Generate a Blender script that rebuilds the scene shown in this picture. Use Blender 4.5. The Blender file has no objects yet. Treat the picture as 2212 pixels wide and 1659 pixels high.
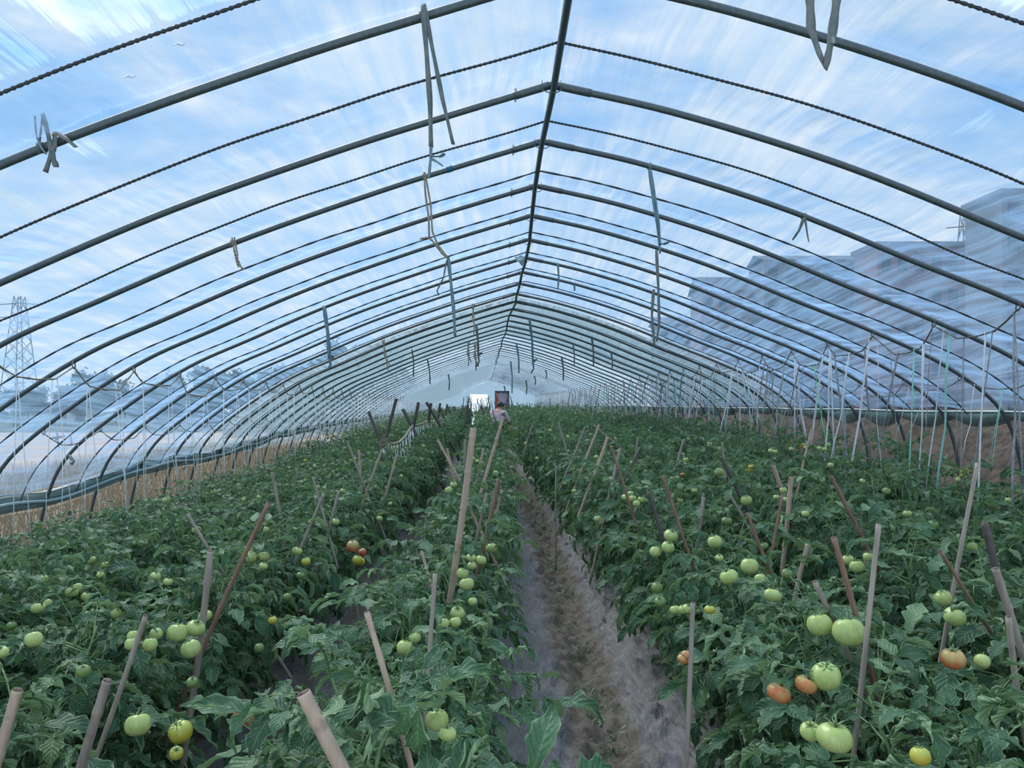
import bpy, math, random
import numpy as np
from mathutils import Vector, Matrix
R = random.Random(7)
NR = np.random.RandomState(11)
sc = bpy.context.scene
COL = sc.collection
CAMZ = 1.55
F, CX, CY = 1600.0, 1088.0, 872.0
# ------------------------------------------------------------------ camera
cd = bpy.data.cameras.new('camera'); cam = bpy.data.objects.new('camera', cd); COL.objects.link(cam)
cam.location = (0, 0, CAMZ); cam.rotation_euler = (math.pi / 2, 0, 0)
cd.sensor_width = 36; cd.lens = F / 2212 * 36
cd.shift_x = (1106 - CX) / 2212; cd.shift_y = (CY - 829.5) / 2212
cd.clip_start = 0.05; cd.clip_end = 1000
sc.camera = cam
sc.view_settings.view_transform = 'Standard'; sc.view_settings.look = 'None'
sc.view_settings.exposure = 0.45; sc.view_settings.gamma = 1; sc.view_settings.use_curve_mapping = False
cy = sc.cycles
cy.max_bounces = 6; cy.diffuse_bounces = 3; cy.glossy_bounces = 2; cy.transmission_bounces = 4
cy.transparent_max_bounces = 24; cy.caustics_reflective = False; cy.caustics_refractive = False
cy.use_denoising = True; cy.adaptive_threshold = 0.02; cy.sample_clamp_indirect = 4
# ------------------------------------------------------------------ node helpers
def newmat(name):
    m = bpy.data.materials.new(name); m.use_nodes = True
    nt = m.node_tree; nt.nodes.clear()
    out = nt.nodes.new('ShaderNodeOutputMaterial')
    return m, nt, out
def N(nt, t, **kw):
    n = nt.nodes.new(t)
    for k, v in kw.items():
        if k.startswith('i_'):
            key = k[2:]; key = int(key) if key.isdigit() else key.replace('_', ' ')
            n.inputs[key].default_value = v
        else: setattr(n, k, v)
    return n
def math_n(nt, op, a, b=None, clamp=False):
    n = nt.nodes.new('ShaderNodeMath'); n.operation = op; n.use_clamp = clamp
    for i, v in enumerate((a, b)):
        if v is None: continue
        if isinstance(v, (int, float)): n.inputs[i].default_value = v
        else: nt.links.new(v, n.inputs[i])
    return n.outputs[0]
def mixc(nt, f, a, b):
    n = nt.nodes.new('ShaderNodeMix'); n.data_type = 'RGBA'
    for i, v in ((0, f), (6, a), (7, b)):
        if isinstance(v, (int, float)): n.inputs[i].default_value = v
        elif isinstance(v, (tuple, list)): n.inputs[i].default_value = tuple(v) + ((1,) if len(v) == 3 else ())
        else: nt.links.new(v, n.inputs[i])
    return n.outputs[2]
def ramp(nt, f, stops):
    n = nt.nodes.new('ShaderNodeValToRGB'); nt.links.new(f, n.inputs[0])
    el = n.color_ramp.elements
    while len(el) < len(stops): el.new(0.5)
    for e, (p, c) in zip(el, stops):
        e.position = p; e.color = (c, c, c, 1) if isinstance(c, (int, float)) else tuple(c) + (1,)
    return n.outputs[0]
def noise(nt, vec, scale, detail=3, rough=0.5, dist=0.0, dims='3D'):
    n = nt.nodes.new('ShaderNodeTexNoise'); n.noise_dimensions = dims
    n.inputs['Scale'].default_value = scale; n.inputs['Detail'].default_value = detail
    n.inputs['Roughness'].default_value = rough; n.inputs['Distortion'].default_value = dist
    if vec is not None: nt.links.new(vec, n.inputs['Vector'])
    return n.outputs[0]
def mapping(nt, vec, scale=(1, 1, 1), rot=(0, 0, 0), loc=(0, 0, 0)):
    n = nt.nodes.new('ShaderNodeMapping'); nt.links.new(vec, n.inputs[0])
    n.inputs['Scale'].default_value = scale; n.inputs['Rotation'].default_value = rot; n.inputs['Location'].default_value = loc
    return n.outputs[0]
# ------------------------------------------------------------------ world: hazy blue sky with broken cloud
w = bpy.data.worlds.new('sky'); sc.world = w; w.use_nodes = True
nt = w.node_tree; nt.nodes.clear()
wo = nt.nodes.new('ShaderNodeOutputWorld'); bg = nt.nodes.new('ShaderNodeBackground')
tc = nt.nodes.new('ShaderNodeTexCoord'); sep = nt.nodes.new('ShaderNodeSeparateXYZ')
nt.links.new(tc.outputs['Generated'], sep.inputs[0])
zc = math_n(nt, 'MAXIMUM', sep.outputs[2], 0.0)
den = math_n(nt, 'ADD', zc, 0.12)
cmb = nt.nodes.new('ShaderNodeCombineXYZ')
nt.links.new(math_n(nt, 'DIVIDE', sep.outputs[0], den), cmb.inputs[0]); nt.links.new(math_n(nt, 'DIVIDE', sep.outputs[1], den), cmb.inputs[1])
n1 = noise(nt, mapping(nt, cmb.outputs[0], (1.0, 1.3, 1), loc=(3.1, 0.4, 0)), 1.25, 9, 0.58, 0.15)
cl = ramp(nt, n1, [(0.33, 0.0), (0.52, 1.0)])
hz = ramp(nt, zc, [(0.0, 1.0), (0.42, 0.0)])
blue = mixc(nt, hz, (0.17, 0.44, 0.88), (0.56, 0.76, 0.93))
shade = noise(nt, cmb.outputs[0], 3.5, 6, 0.6)
white = mixc(nt, ramp(nt, shade, [(0.35, 0.0), (0.7, 1.0)]), (0.62, 0.76, 0.90), (0.96, 0.98, 1.0))
skyc = mixc(nt, math_n(nt, 'MULTIPLY', cl, 0.92), blue, white)
nt.links.new(skyc, bg.inputs[0]); bg.inputs[1].default_value = 1.12
nt.links.new(bg.outputs[0], wo.inputs[0])
sun_d = bpy.data.lights.new('sun', 'SUN'); sun_d.energy = 2.6; sun_d.angle = math.radians(35); sun_d.color = (1.0, 0.95, 0.88); sun_d.specular_factor = 0.25
sun = bpy.data.objects.new('sun', sun_d); COL.objects.link(sun); sun.rotation_euler = (math.radians(-38), math.radians(-28), 0); sun.location = (0, 0, 30)
# ------------------------------------------------------------------ geometry helpers
def P(px, py, d):
    return Vector(((px - CX) / F * d, d, CAMZ + (CY - py) / F * d))
def mesh_np(name, V, Fq, mats=(), smooth=True, uv=None, mi=None):
    me = bpy.data.meshes.new(name)
    V = np.asarray(V, dtype=np.float32); Fq = np.asarray(Fq, dtype=np.int32)
    nv, nf, k = len(V), len(Fq), Fq.shape[1]
    me.vertices.add(nv); me.vertices.foreach_set('co', V.ravel())
    me.loops.add(nf * k); me.loops.foreach_set('vertex_index', Fq.ravel())
    me.polygons.add(nf); me.polygons.foreach_set('loop_start', np.arange(0, nf * k, k, dtype=np.int32))
    me.polygons.foreach_set('loop_total', np.full(nf, k, dtype=np.int32))
    me.polygons.foreach_set('use_smooth', np.full(nf, smooth, dtype=bool))
    for m in mats: me.materials.append(m)
    if mi is not None: me.polygons.foreach_set('material_index', np.asarray(mi, dtype=np.int32))
    if uv is not None:
        l = me.uv_layers.new(name='UVMap'); l.data.foreach_set('uv', np.asarray(uv, dtype=np.float32)[Fq.ravel()].ravel())
    me.update(calc_edges=True); me.validate()
    return me
class MB:
    """collects quads and tubes for ONE mesh"""
    def __init__(s): s.v = []; s.f = []; s.n = 0; s.m = []
    def add(s, V, Fq, mi=0):
        V = np.asarray(V, float); Fq = np.asarray(Fq, int)
        s.v.append(V); s.f.append(Fq + s.n); s.n += len(V); s.m.append(np.full(len(Fq), mi))
    def tube(s, pts, r, sides=6, cap=True, mi=0, twist=0.0, amp=0.0):
        p = np.array([tuple(q) for q in pts], float); n = len(p)
        r = np.full(n, r) if np.isscalar(r) else np.asarray(r, float)
        t = np.gradient(p, axis=0); t /= np.linalg.norm(t, axis=1)[:, None] + 1e-12
        up = np.array([0, 0, 1.0]) if abs(t[0][2]) < 0.9 else np.array([1.0, 0, 0])
        u = np.cross(up, t[0]); u /= np.linalg.norm(u); U = []
        for i in range(n):
            u = u - t[i] * np.dot(u, t[i]); u /= np.linalg.norm(u) + 1e-12; U.append(u)
        U = np.array(U); W = np.cross(t, U)
        a = np.arange(sides) * 2 * math.pi / sides
        rr = np.repeat(r[:, None], sides, 1)
        if amp:
            L = np.concatenate([[0], np.cumsum(np.linalg.norm(np.diff(p, axis=0), axis=1))])
            rr = rr * (1 + amp * np.cos(2 * a[None, :] - L[:, None] * twist))
        V = p[:, None, :] + rr[:, :, None] * (np.cos(a)[None, :, None] * U[:, None, :] + np.sin(a)[None, :, None] * W[:, None, :])
        V = V.reshape(-1, 3)
        i = np.arange(n - 1)[:, None] * sides; j = np.arange(sides)[None, :]; j2 = (j + 1) % sides
        Fq = np.stack([i + j, i + j2, i + sides + j2, i + sides + j], -1).reshape(-1, 4)
        if cap:
            V = np.vstack([V, p[0], p[-1]]); c0 = n * sides; c1 = c0 + 1
            A = [[c0, (k + 1) % sides, k, k] for k in range(sides)]; b = (n - 1) * sides
            B = [[c1, b + k, b + (k + 1) % sides, b + (k + 1) % sides] for k in range(sides)]
            s.tri(V, Fq, A, B, mi); return s
        s.add(V, Fq, mi); return s
    def tri(s, V, Fq, A, B, mi):
        # caps: split into quads pairing neighbouring triangles
        Q = []
        for T in (A, B):
            for k in range(0, len(T) - 1, 2):
                c = T[k][0]
                if T is A: Q.append([c, T[k + 1][1], T[k][1], T[k][2]])
                else: Q.append([c, T[k][1], T[k + 1][1], T[k + 1][2]])
        s.add(V, np.vstack([Fq, Q]) if Q else Fq, mi)
    def box(s, c, size, rot=None, mi=0):
        c = np.array(c, float); h = np.array(size, float) / 2
        V = np.array([[x, y, z] for x in (-1, 1) for y in (-1, 1) for z in (-1, 1)], float) * h
        if rot is not None: V = V @ np.array(rot.to_matrix() if hasattr(rot, 'to_matrix') else rot).T
        s.add(V + c, [[0, 1, 3, 2], [4, 6, 7, 5], [0, 4, 5, 1], [2, 3, 7, 6], [0, 2, 6, 4], [1, 5, 7, 3]], mi); return s
    def ribbon(s, pts, w, side=(1, 0, 0), th=0.0012, mi=0, twist=None):
        p = np.array([tuple(q) for q in pts], float); n = len(p)
        t = np.gradient(p, axis=0); t /= np.linalg.norm(t, axis=1)[:, None] + 1e-12
        sd = np.array(side, float)[None, :].repeat(n, 0)
        if twist is not None:
            a = np.linspace(twist[0], twist[1], n); sd = np.stack([np.cos(a), np.sin(a), 0 * a], 1)
        sd = sd - t * (sd * t).sum(1)[:, None]; sd /= np.linalg.norm(sd, axis=1)[:, None] + 1e-12
        nn = np.cross(t, sd); w = np.full(n, w) if np.isscalar(w) else np.asarray(w)
        V = np.stack([p - sd * w[:, None] / 2 - nn * th, p + sd * w[:, None] / 2 - nn * th, p + sd * w[:, None] / 2 + nn * th, p - sd * w[:, None] / 2 + nn * th], 1).reshape(-1, 3)
        i = np.arange(n - 1)[:, None] * 4; j = np.arange(4)[None, :]; j2 = (j + 1) % 4
        Fq = np.stack([i + j, i + j2, i + 4 + j2, i + 4 + j], -1).reshape(-1, 4)
        Fq = np.vstack([Fq, [[3, 2, 1, 0]], [[4 * n - 4, 4 * n - 3, 4 * n - 2, 4 * n - 1]]])
        s.add(V, Fq, mi); return s
    def mesh(s, name, mats, smooth=True):
        return mesh_np(name, np.vstack(s.v), np.vstack(s.f), mats if isinstance(mats, (list, tuple)) else [mats], smooth, mi=np.concatenate(s.m))
    def obj(s, name, mats, parent=None, smooth=True, loc=None):
        return link(name, s.mesh(name, mats, smooth), parent, loc)
def link(name, data, parent=None, loc=None):
    o = bpy.data.objects.new(name, data); COL.objects.link(o)
    if parent is not None: o.parent = parent
    if loc is not None: o.location = loc
    return o
def tag(o, label=None, cat=None, group=None, kind=None):
    if label: o['label'] = label
    if cat: o['category'] = cat
    if group: o['group'] = group
    if kind: o['kind'] = kind
    return o
def thing(name, label, cat, loc=(0, 0, 0), group=None):
    return tag(link(name, None, None, loc), label, cat, group)
ONES = 'first second third fourth fifth sixth seventh eighth ninth tenth eleventh twelfth thirteenth fourteenth fifteenth sixteenth seventeenth eighteenth nineteenth'.split()
TENS = {2: 'twenty', 3: 'thirty', 4: 'forty', 5: 'fifty'}
TTH = {2: 'twentieth', 3: 'thirtieth', 4: 'fortieth', 5: 'fiftieth'}
def ordw(n):
    if n < 20: return ONES[n - 1]
    return TTH[n // 10] if n % 10 == 0 else TENS[n // 10] + '-' + ONES[n % 10 - 1]
# ------------------------------------------------------------------ materials
def simple(name, col, col2=None, rough=0.6, scale=30, metal=0.0, bump=0.0, stretch=(1, 1, 1), spec=0.4, gen=False):
    m, nt, out = newmat(name)
    b = N(nt, 'ShaderNodeBsdfPrincipled'); b.inputs['Roughness'].default_value = rough; b.inputs['Metallic'].default_value = metal
    b.inputs['Specular IOR Level'].default_value = spec
    t = N(nt, 'ShaderNodeTexCoord'); v = mapping(nt, t.outputs['Object'], stretch)
    nz = noise(nt, v, scale, 4, 0.6)
    c = mixc(nt, ramp(nt, nz, [(0.35, 0.0), (0.65, 1.0)]), col, col2 or col)
    nt.links.new(c, b.inputs['Base Color'])
    if bump:
        bp = N(nt, 'ShaderNodeBump'); bp.inputs['Strength'].default_value = bump; bp.inputs['Distance'].default_value = 0.01
        nt.links.new(nz, bp.inputs['Height']); nt.links.new(bp.outputs[0], b.inputs['Normal'])
    nt.links.new(b.outputs[0], out.inputs[0]); return m
M = {}
M['pipe'] = simple('galvanised_pipe', (0.075, 0.10, 0.105), (0.11, 0.135, 0.14), 0.42, 60, 0.35, spec=0.5)
M['zinc'] = simple('bright_zinc', (0.35, 0.38, 0.4), (0.25, 0.27, 0.28), 0.35, 80, 0.8)
M['tape_blue'] = simple('blue_tape', (0.02, 0.12, 0.22))
M['rope_dark'] = simple('dark_cord', (0.035, 0.045, 0.05), (0.07, 0.08, 0.08), 0.9, 200)
M['rope_tan'] = simple('straw_rope', (0.22, 0.19, 0.14), (0.42, 0.37, 0.29), 0.9, 160, bump=0.5)
M['rope_grey'] = simple('grey_rope', (0.10, 0.10, 0.09), (0.20, 0.20, 0.18), 0.9, 160, bump=0.5)
M['twine'] = simple('white_twine', (0.74, 0.77, 0.78), (0.88, 0.9, 0.9), 0.7, 90)
M['s_white'] = simple('white_strap', (0.62, 0.67, 0.70), (0.8, 0.83, 0.85), 0.55, 40)
M['s_grey'] = simple('grey_strap', (0.20, 0.22, 0.23), (0.34, 0.37, 0.38), 0.55, 30)
M['s_brown'] = simple('brown_strap', (0.16, 0.13, 0.14), (0.30, 0.28, 0.28), 0.6, 30)
M['s_blue'] = simple('blue_strap', (0.17, 0.27, 0.42), (0.26, 0.36, 0.50), 0.5, 30)
M['s_mint'] = simple('mint_string', (0.25, 0.62, 0.52), (0.35, 0.72, 0.62), 0.5, 30)
M['s_lime'] = simple('lime_string', (0.15, 0.72, 0.25), (0.22, 0.8, 0.3), 0.5, 30)
M['strap_olive'] = simple('olive_strap', (0.09, 0.12, 0.115), (0.18, 0.195, 0.175), 0.5, 25)
M['strap_teal'] = simple('teal_strap', (0.10, 0.19, 0.22), (0.17, 0.27, 0.30), 0.5, 25)
def bamboo(name, a, b):
    m, nt, out = newmat(name)
    bs = N(nt, 'ShaderNodeBsdfPrincipled', i_Roughness=0.6)
    t = N(nt, 'ShaderNodeTexCoord')
    nz = noise(nt, mapping(nt, t.outputs['Object'], (40, 40, 3)), 1.2, 5, 0.6); bl = noise(nt, t.outputs['Object'], 14, 4, 0.6)
    c = mixc(nt, ramp(nt, nz, [(0.3, 0.0), (0.7, 1.0)]), a, b)
    c = mixc(nt, ramp(nt, bl, [(0.62, 0.0), (0.75, 0.6)]), c, (0.06, 0.045, 0.035))
    nt.links.new(c, bs.inputs['Base Color']); nt.links.new(bs.outputs[0], out.inputs[0]); return m
M['b_tan'] = bamboo('tan_bamboo', (0.33, 0.24, 0.17), (0.50, 0.38, 0.29))
M['b_grey'] = bamboo('grey_bamboo', (0.20, 0.168, 0.14), (0.37, 0.315, 0.265))
M['b_red'] = bamboo('reddish_bamboo', (0.15, 0.082, 0.055), (0.27, 0.165, 0.115))
M['b_dark'] = bamboo('dark_bamboo', (0.055, 0.045, 0.045), (0.12, 0.10, 0.10))
M['cut'] = simple('cut_bamboo', (0.16, 0.11, 0.08), (0.07, 0.05, 0.04), 0.8)
M['wood'] = simple('rusty_board', (0.16, 0.09, 0.06), (0.28, 0.22, 0.19), 0.8, 18)
def leafmat(name, c1, c2, cb, tr=0.18):
    m, nt, out = newmat(name)
    b = N(nt, 'ShaderNodeBsdfPrincipled'); b.inputs['Roughness'].default_value = 0.5; b.inputs['Specular IOR Level'].default_value = 0.28
    t = N(nt, 'ShaderNodeTexCoord'); g = N(nt, 'ShaderNodeNewGeometry'); oi = N(nt, 'ShaderNodeObjectInfo')
    big = noise(nt, g.outputs['Position'], 9, 2, 0.5); fine = noise(nt, g.outputs['Position'], 160, 2, 0.5)
    f = math_n(nt, 'ADD', math_n(nt, 'MULTIPLY', big, 0.9), math_n(nt, 'MULTIPLY', fine, 0.35))
    f = ramp(nt, math_n(nt, 'SUBTRACT', f, 0.1), [(0.3, 0.0), (0.75, 1.0)])
    c = mixc(nt, f, c1, c2)
    isl = g.outputs['Random Per Island']
    c = mixc(nt, ramp(nt, isl, [(0.0, 0.0), (0.93, 0.0), (1.0, 0.8)]), c, (0.12, 0.19, 0.05))
    c = mixc(nt, ramp(nt, math_n(nt, 'FRACT', math_n(nt, 'MULTIPLY', isl, 17.3)), [(0.0, 0.55), (0.6, 0.0)]), c, (0.018, 0.05, 0.035))
    c = mixc(nt, ramp(nt, math_n(nt, 'FRACT', math_n(nt, 'MULTIPLY', isl, 7.1)), [(0.82, 0.0), (0.92, 0.75)]), c, cb)
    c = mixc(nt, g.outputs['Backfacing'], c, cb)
    uvn = N(nt, 'ShaderNodeUVMap'); us = N(nt, 'ShaderNodeSeparateXYZ'); nt.links.new(uvn.outputs[0], us.inputs[0])
    c = mixc(nt, ramp(nt, us.outputs[1], [(0.80, 0.0), (1.0, 0.75)]), c, cb)
    c = mixc(nt, math_n(nt, 'MULTIPLY', ramp(nt, us.outputs[1], [(0.0, 1.0), (0.09, 0.0)]), ramp(nt, us.outputs[0], [(0.0, 0.0), (0.02, 0.5)])), c, cb)
    vein = math_n(nt, 'SINE', math_n(nt, 'MULTIPLY', math_n(nt, 'SUBTRACT', us.outputs[0], math_n(nt, 'MULTIPLY', us.outputs[1], 0.3)), 44.0))
    nt.links.new(c, b.inputs['Base Color'])
    bp = N(nt, 'ShaderNodeBump', i_Strength=0.6, i_Distance=0.003); nt.links.new(math_n(nt, 'ADD', fine, math_n(nt, 'MULTIPLY', vein, 0.6)), bp.inputs['Height']); nt.links.new(bp.outputs[0], b.inputs['Normal'])
    tl = N(nt, 'ShaderNodeBsdfTranslucent'); nt.links.new(mixc(nt, 0.5, c, (0.12, 0.3, 0.06)), tl.inputs[0])
    mx = N(nt, 'ShaderNodeMixShader', i_0=tr); nt.links.new(b.outputs[0], mx.inputs[1]); nt.links.new(tl.outputs[0], mx.inputs[2])
    nt.links.new(mx.outputs[0], out.inputs[0]); return m
M['leaf'] = leafmat('tomato_leaf', (0.038, 0.105, 0.055), (0.090, 0.190, 0.094), (0.22, 0.335, 0.18))
M['stem'] = simple('green_stem', (0.10, 0.19, 0.07), (0.15, 0.25, 0.10), 0.5, 40)
M['oldstem'] = simple('old_stem', (0.10, 0.09, 0.05), (0.14, 0.17, 0.08), 0.6, 40)
def tommat(name, a, b, lo, hi, shoulder):
    m, nt, out = newmat(name)
    bs = N(nt, 'ShaderNodeBsdfPrincipled', i_Roughness=0.3); bs.inputs['Subsurface Weight'].default_value = 0.0; bs.inputs['Specular IOR Level'].default_value = 0.45
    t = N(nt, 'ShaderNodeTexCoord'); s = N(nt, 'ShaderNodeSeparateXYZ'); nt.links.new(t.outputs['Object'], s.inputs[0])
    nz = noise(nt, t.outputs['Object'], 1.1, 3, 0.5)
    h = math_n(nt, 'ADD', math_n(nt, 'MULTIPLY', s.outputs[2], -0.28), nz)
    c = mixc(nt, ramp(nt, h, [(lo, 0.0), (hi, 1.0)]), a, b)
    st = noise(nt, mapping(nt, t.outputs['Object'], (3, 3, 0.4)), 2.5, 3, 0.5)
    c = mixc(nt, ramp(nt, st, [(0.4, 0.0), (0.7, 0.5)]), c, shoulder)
    nt.links.new(c, bs.inputs['Base Color']); nt.links.new(bs.outputs[0], out.inputs[0]); return m
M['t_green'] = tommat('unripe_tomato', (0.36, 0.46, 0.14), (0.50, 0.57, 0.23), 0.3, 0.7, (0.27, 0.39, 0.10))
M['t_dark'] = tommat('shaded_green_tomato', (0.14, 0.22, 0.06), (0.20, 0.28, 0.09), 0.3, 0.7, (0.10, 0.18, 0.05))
M['t_yellow'] = tommat('yellowing_tomato', (0.42, 0.46, 0.08), (0.55, 0.42, 0.05), 0.35, 0.6, (0.35, 0.40, 0.08))
M['t_orange'] = tommat('turning_tomato', (0.44, 0.34, 0.12), (0.62, 0.16, 0.06), 0.38, 0.6, (0.45, 0.22, 0.08))
M['t_red'] = tommat('red_tomato', (0.5, 0.14, 0.07), (0.60, 0.09, 0.05), 0.3, 0.6, (0.45, 0.14, 0.06))
# clear greenhouse film: a thin scattering sheet, haze grows with the path length through it
def filmmat(name, tau, scat, streak=1.0, tint=(0.97, 0.985, 1.0), bump=0.6, sc_=1.0):
    m, nt, out = newmat(name)
    g = N(nt, 'ShaderNodeNewGeometry'); uv = N(nt, 'ShaderNodeUVMap')
    dp = N(nt, 'ShaderNodeVectorMath', operation='DOT_PRODUCT'); nt.links.new(g.outputs['Incoming'], dp.inputs[0]); nt.links.new(g.outputs['Normal'], dp.inputs[1])
    c = math_n(nt, 'MAXIMUM', math_n(nt, 'ABSOLUTE', dp.outputs['Value']), 0.09)
    wz = noise(nt, mapping(nt, uv.outputs[0], (1, 1, 1)), 0.9, 2, 0.5)
    warp = N(nt, 'ShaderNodeVectorMath', operation='ADD'); nt.links.new(uv.outputs[0], warp.inputs[0])
    cb = nt.nodes.new('ShaderNodeCombineXYZ'); nt.links.new(math_n(nt, 'MULTIPLY', wz, 0.16), cb.inputs[0]); nt.links.new(cb.outputs[0], warp.inputs[1])
    s1 = noise(nt, mapping(nt, warp.outputs[0], (13 * sc_, 0.7, 1), rot=(0, 0, 0.13)), 1.3, 4, 0.5, 0.15)
    s2 = noise(nt, mapping(nt, warp.outputs[0], (15 * sc_, 1.1, 1), rot=(0, 0, -0.3)), 1.2, 2, 0.45, 0.2)
    s3 = noise(nt, mapping(nt, uv.outputs[0], (1.6, 1.2, 1)), 1.6, 5, 0.6)
    a = ramp(nt, s1, [(0.42, 0.0), (0.63, 1.0)]); b2 = ramp(nt, s2, [(0.5, 0.0), (0.64, 1.0)]); d2 = ramp(nt, s3, [(0.35, 0.0), (0.7, 1.0)])
    k = math_n(nt, 'ADD', math_n(nt, 'MULTIPLY', a, 1.15 * streak), math_n(nt, 'MULTIPLY', b2, 0.55 * streak))
    k = math_n(nt, 'ADD', math_n(nt, 'ADD', k, math_n(nt, 'MULTIPLY', d2, 0.35)), 0.35)
    fac = math_n(nt, 'SUBTRACT', 1.0, math_n(nt, 'EXPONENT', math_n(nt, 'DIVIDE', math_n(nt, 'MULTIPLY', k, -tau), c)))
    tr = N(nt, 'ShaderNodeBsdfTransparent'); tr.inputs[0].default_value = tint + (1,)
    tl = N(nt, 'ShaderNodeBsdfTranslucent'); tl.inputs[0].default_value = scat + (1,)
    df = N(nt, 'ShaderNodeBsdfDiffuse'); df.inputs[0].default_value = scat + (1,)
    sm = N(nt, 'ShaderNodeMixShader', i_0=0.22); nt.links.new(tl.outputs[0], sm.inputs[1]); nt.links.new(df.outputs[0], sm.inputs[2])
    m1 = N(nt, 'ShaderNodeMixShader'); nt.links.new(fac, m1.inputs[0]); nt.links.new(tr.outputs[0], m1.inputs[1]); nt.links.new(sm.outputs[0], m1.inputs[2])
    bp = N(nt, 'ShaderNodeBump', i_Strength=bump * .6, i_Distance=0.02)
    nt.links.new(math_n(nt, 'ADD', s1, s2), bp.inputs['Height'])
    gl = N(nt, 'ShaderNodeBsdfGlossy', i_Roughness=0.16); gl.inputs[0].default_value = (0.9, 0.95, 1, 1); nt.links.new(bp.outputs[0], gl.inputs['Normal'])
    nt.links.new(bp.outputs[0], df.inputs['Normal']); nt.links.new(bp.outputs[0], tl.inputs['Normal'])
    fr = N(nt, 'ShaderNodeFresnel', i_IOR=1.25); nt.links.new(bp.outputs[0], fr.inputs['Normal'])
    m2 = N(nt, 'ShaderNodeMixShader'); nt.links.new(math_n(nt, 'MINIMUM', fr.outputs[0], 0.35), m2.inputs[0]); nt.links.new(m1.outputs[0], m2.inputs[1]); nt.links.new(gl.outputs[0], m2.inputs[2])
    nt.links.new(m2.outputs[0], out.inputs[0]); return m
M['film'] = filmmat('clear_film', 0.21, (0.37, 0.60, 0.88))
M['film_far'] = filmmat('duller_clear_film', 0.22, (0.46, 0.62, 0.76), 0.8, (0.94, 0.97, 0.97))
M['film2'] = filmmat('patched_film', 0.26, (0.50, 0.61, 0.63), 0.6, (0.88, 0.94, 0.94))
M['film3'] = filmmat('hanging_film', 0.6, (0.42, 0.54, 0.63), 0.5, (0.93, 0.97, 0.98))
def netmat(name, col, pitch, open_):
    m, nt, out = newmat(name)
    uv = N(nt, 'ShaderNodeUVMap'); s = N(nt, 'ShaderNodeSeparateXYZ'); nt.links.new(mapping(nt, uv.outputs[0], (1 / pitch, 1 / pitch, 1), rot=(0, 0, 0.78)), s.inputs[0])
    fx = math_n(nt, 'GREATER_THAN', math_n(nt, 'FRACT', s.outputs[0]), open_); fy = math_n(nt, 'GREATER_THAN', math_n(nt, 'FRACT', s.outputs[1]), open_)
    f = math_n(nt, 'MAXIMUM', fx, fy)
    tr = N(nt, 'ShaderNodeBsdfTransparent'); df = N(nt, 'ShaderNodeBsdfDiffuse'); df.inputs[0].default_value = col + (1,)
    mx = N(nt, 'ShaderNodeMixShader'); nt.links.new(f, mx.inputs[0]); nt.links.new(tr.outputs[0], mx.inputs[1]); nt.links.new(df.outputs[0], mx.inputs[2])
    nt.links.new(mx.outputs[0], out.inputs[0]); return m
M['net_dark'] = netmat('insect_net', (0.06, 0.07, 0.08), 0.016, 0.80)
M['net_green'] = netmat('green_net', (0.14, 0.26, 0.25), 0.012, 0.45)
M['curtain'] = simple('green_curtain', (0.11, 0.18, 0.17), (0.30, 0.38, 0.36), 0.5, 3, stretch=(6, 1, 60))
M['curtain_pale'] = simple('pale_curtain_edge', (0.45, 0.58, 0.60), (0.30, 0.44, 0.44), 0.4, 5)
M['seam'] = simple('olive_seam', (0.20, 0.24, 0.17), (0.30, 0.34, 0.28), 0.6, 6)
M['straw'] = simple('dry_grass', (0.27, 0.225, 0.15), (0.46, 0.39, 0.28), 0.9, 25)
M['bank'] = simple('dirt_bank', (0.035, 0.029, 0.023), (0.115, 0.092, 0.07), 0.95, 11, bump=1.0)
M['field'] = simple('pale_field', (0.46, 0.36, 0.29), (0.58, 0.49, 0.42), 0.95, 0.4)
M['tree'] = simple('far_foliage', (0.03, 0.07, 0.05), (0.06, 0.11, 0.07), 0.9, 2)
M['trunk'] = simple('far_trunk', (0.08, 0.06, 0.05))
M['bl_grey'] = simple('grey_facade', (0.14, 0.17, 0.22), (0.18, 0.21, 0.26), 0.8, 0.3)
M['bl_pink'] = simple('brick_facade', (0.26, 0.17, 0.18), (0.20, 0.16, 0.19), 0.8, 0.3)
M['bl_white'] = simple('white_facade', (0.55, 0.55, 0.55), (0.45, 0.46, 0.48), 0.8, 0.3)
M['glass'] = simple('dark_window', (0.05, 0.07, 0.10), None, 0.2)
M['roof'] = simple('far_roof', (0.12, 0.13, 0.16), (0.16, 0.15, 0.17), 0.8, 0.5)
M['steel'] = simple('far_steel', (0.12, 0.14, 0.17))
M['shirt'] = simple('pink_shirt', (0.48, 0.36, 0.42), (0.62, 0.52, 0.58), 0.8, 26, stretch=(1, 1, 0.3))
M['strapdark'] = simple('dark_cloth', (0.05, 0.05, 0.07), (0.09, 0.08, 0.10), 0.8)
M['skin'] = simple('skin', (0.45, 0.24, 0.17), (0.5, 0.28, 0.2), 0.6)
M['hair'] = simple('black_hair', (0.02, 0.018, 0.018), None, 0.6)
M['trouser'] = simple('brown_trousers', (0.12, 0.09, 0.08), (0.18, 0.13, 0.11), 0.8)
M['red'] = simple('red_cloth', (0.70, 0.08, 0.05), (0.8, 0.15, 0.1), 0.7)
M['yellow'] = leafmat('yellow_leaf', (0.42, 0.36, 0.05), (0.55, 0.45, 0.08), (0.4, 0.38, 0.1))
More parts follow.
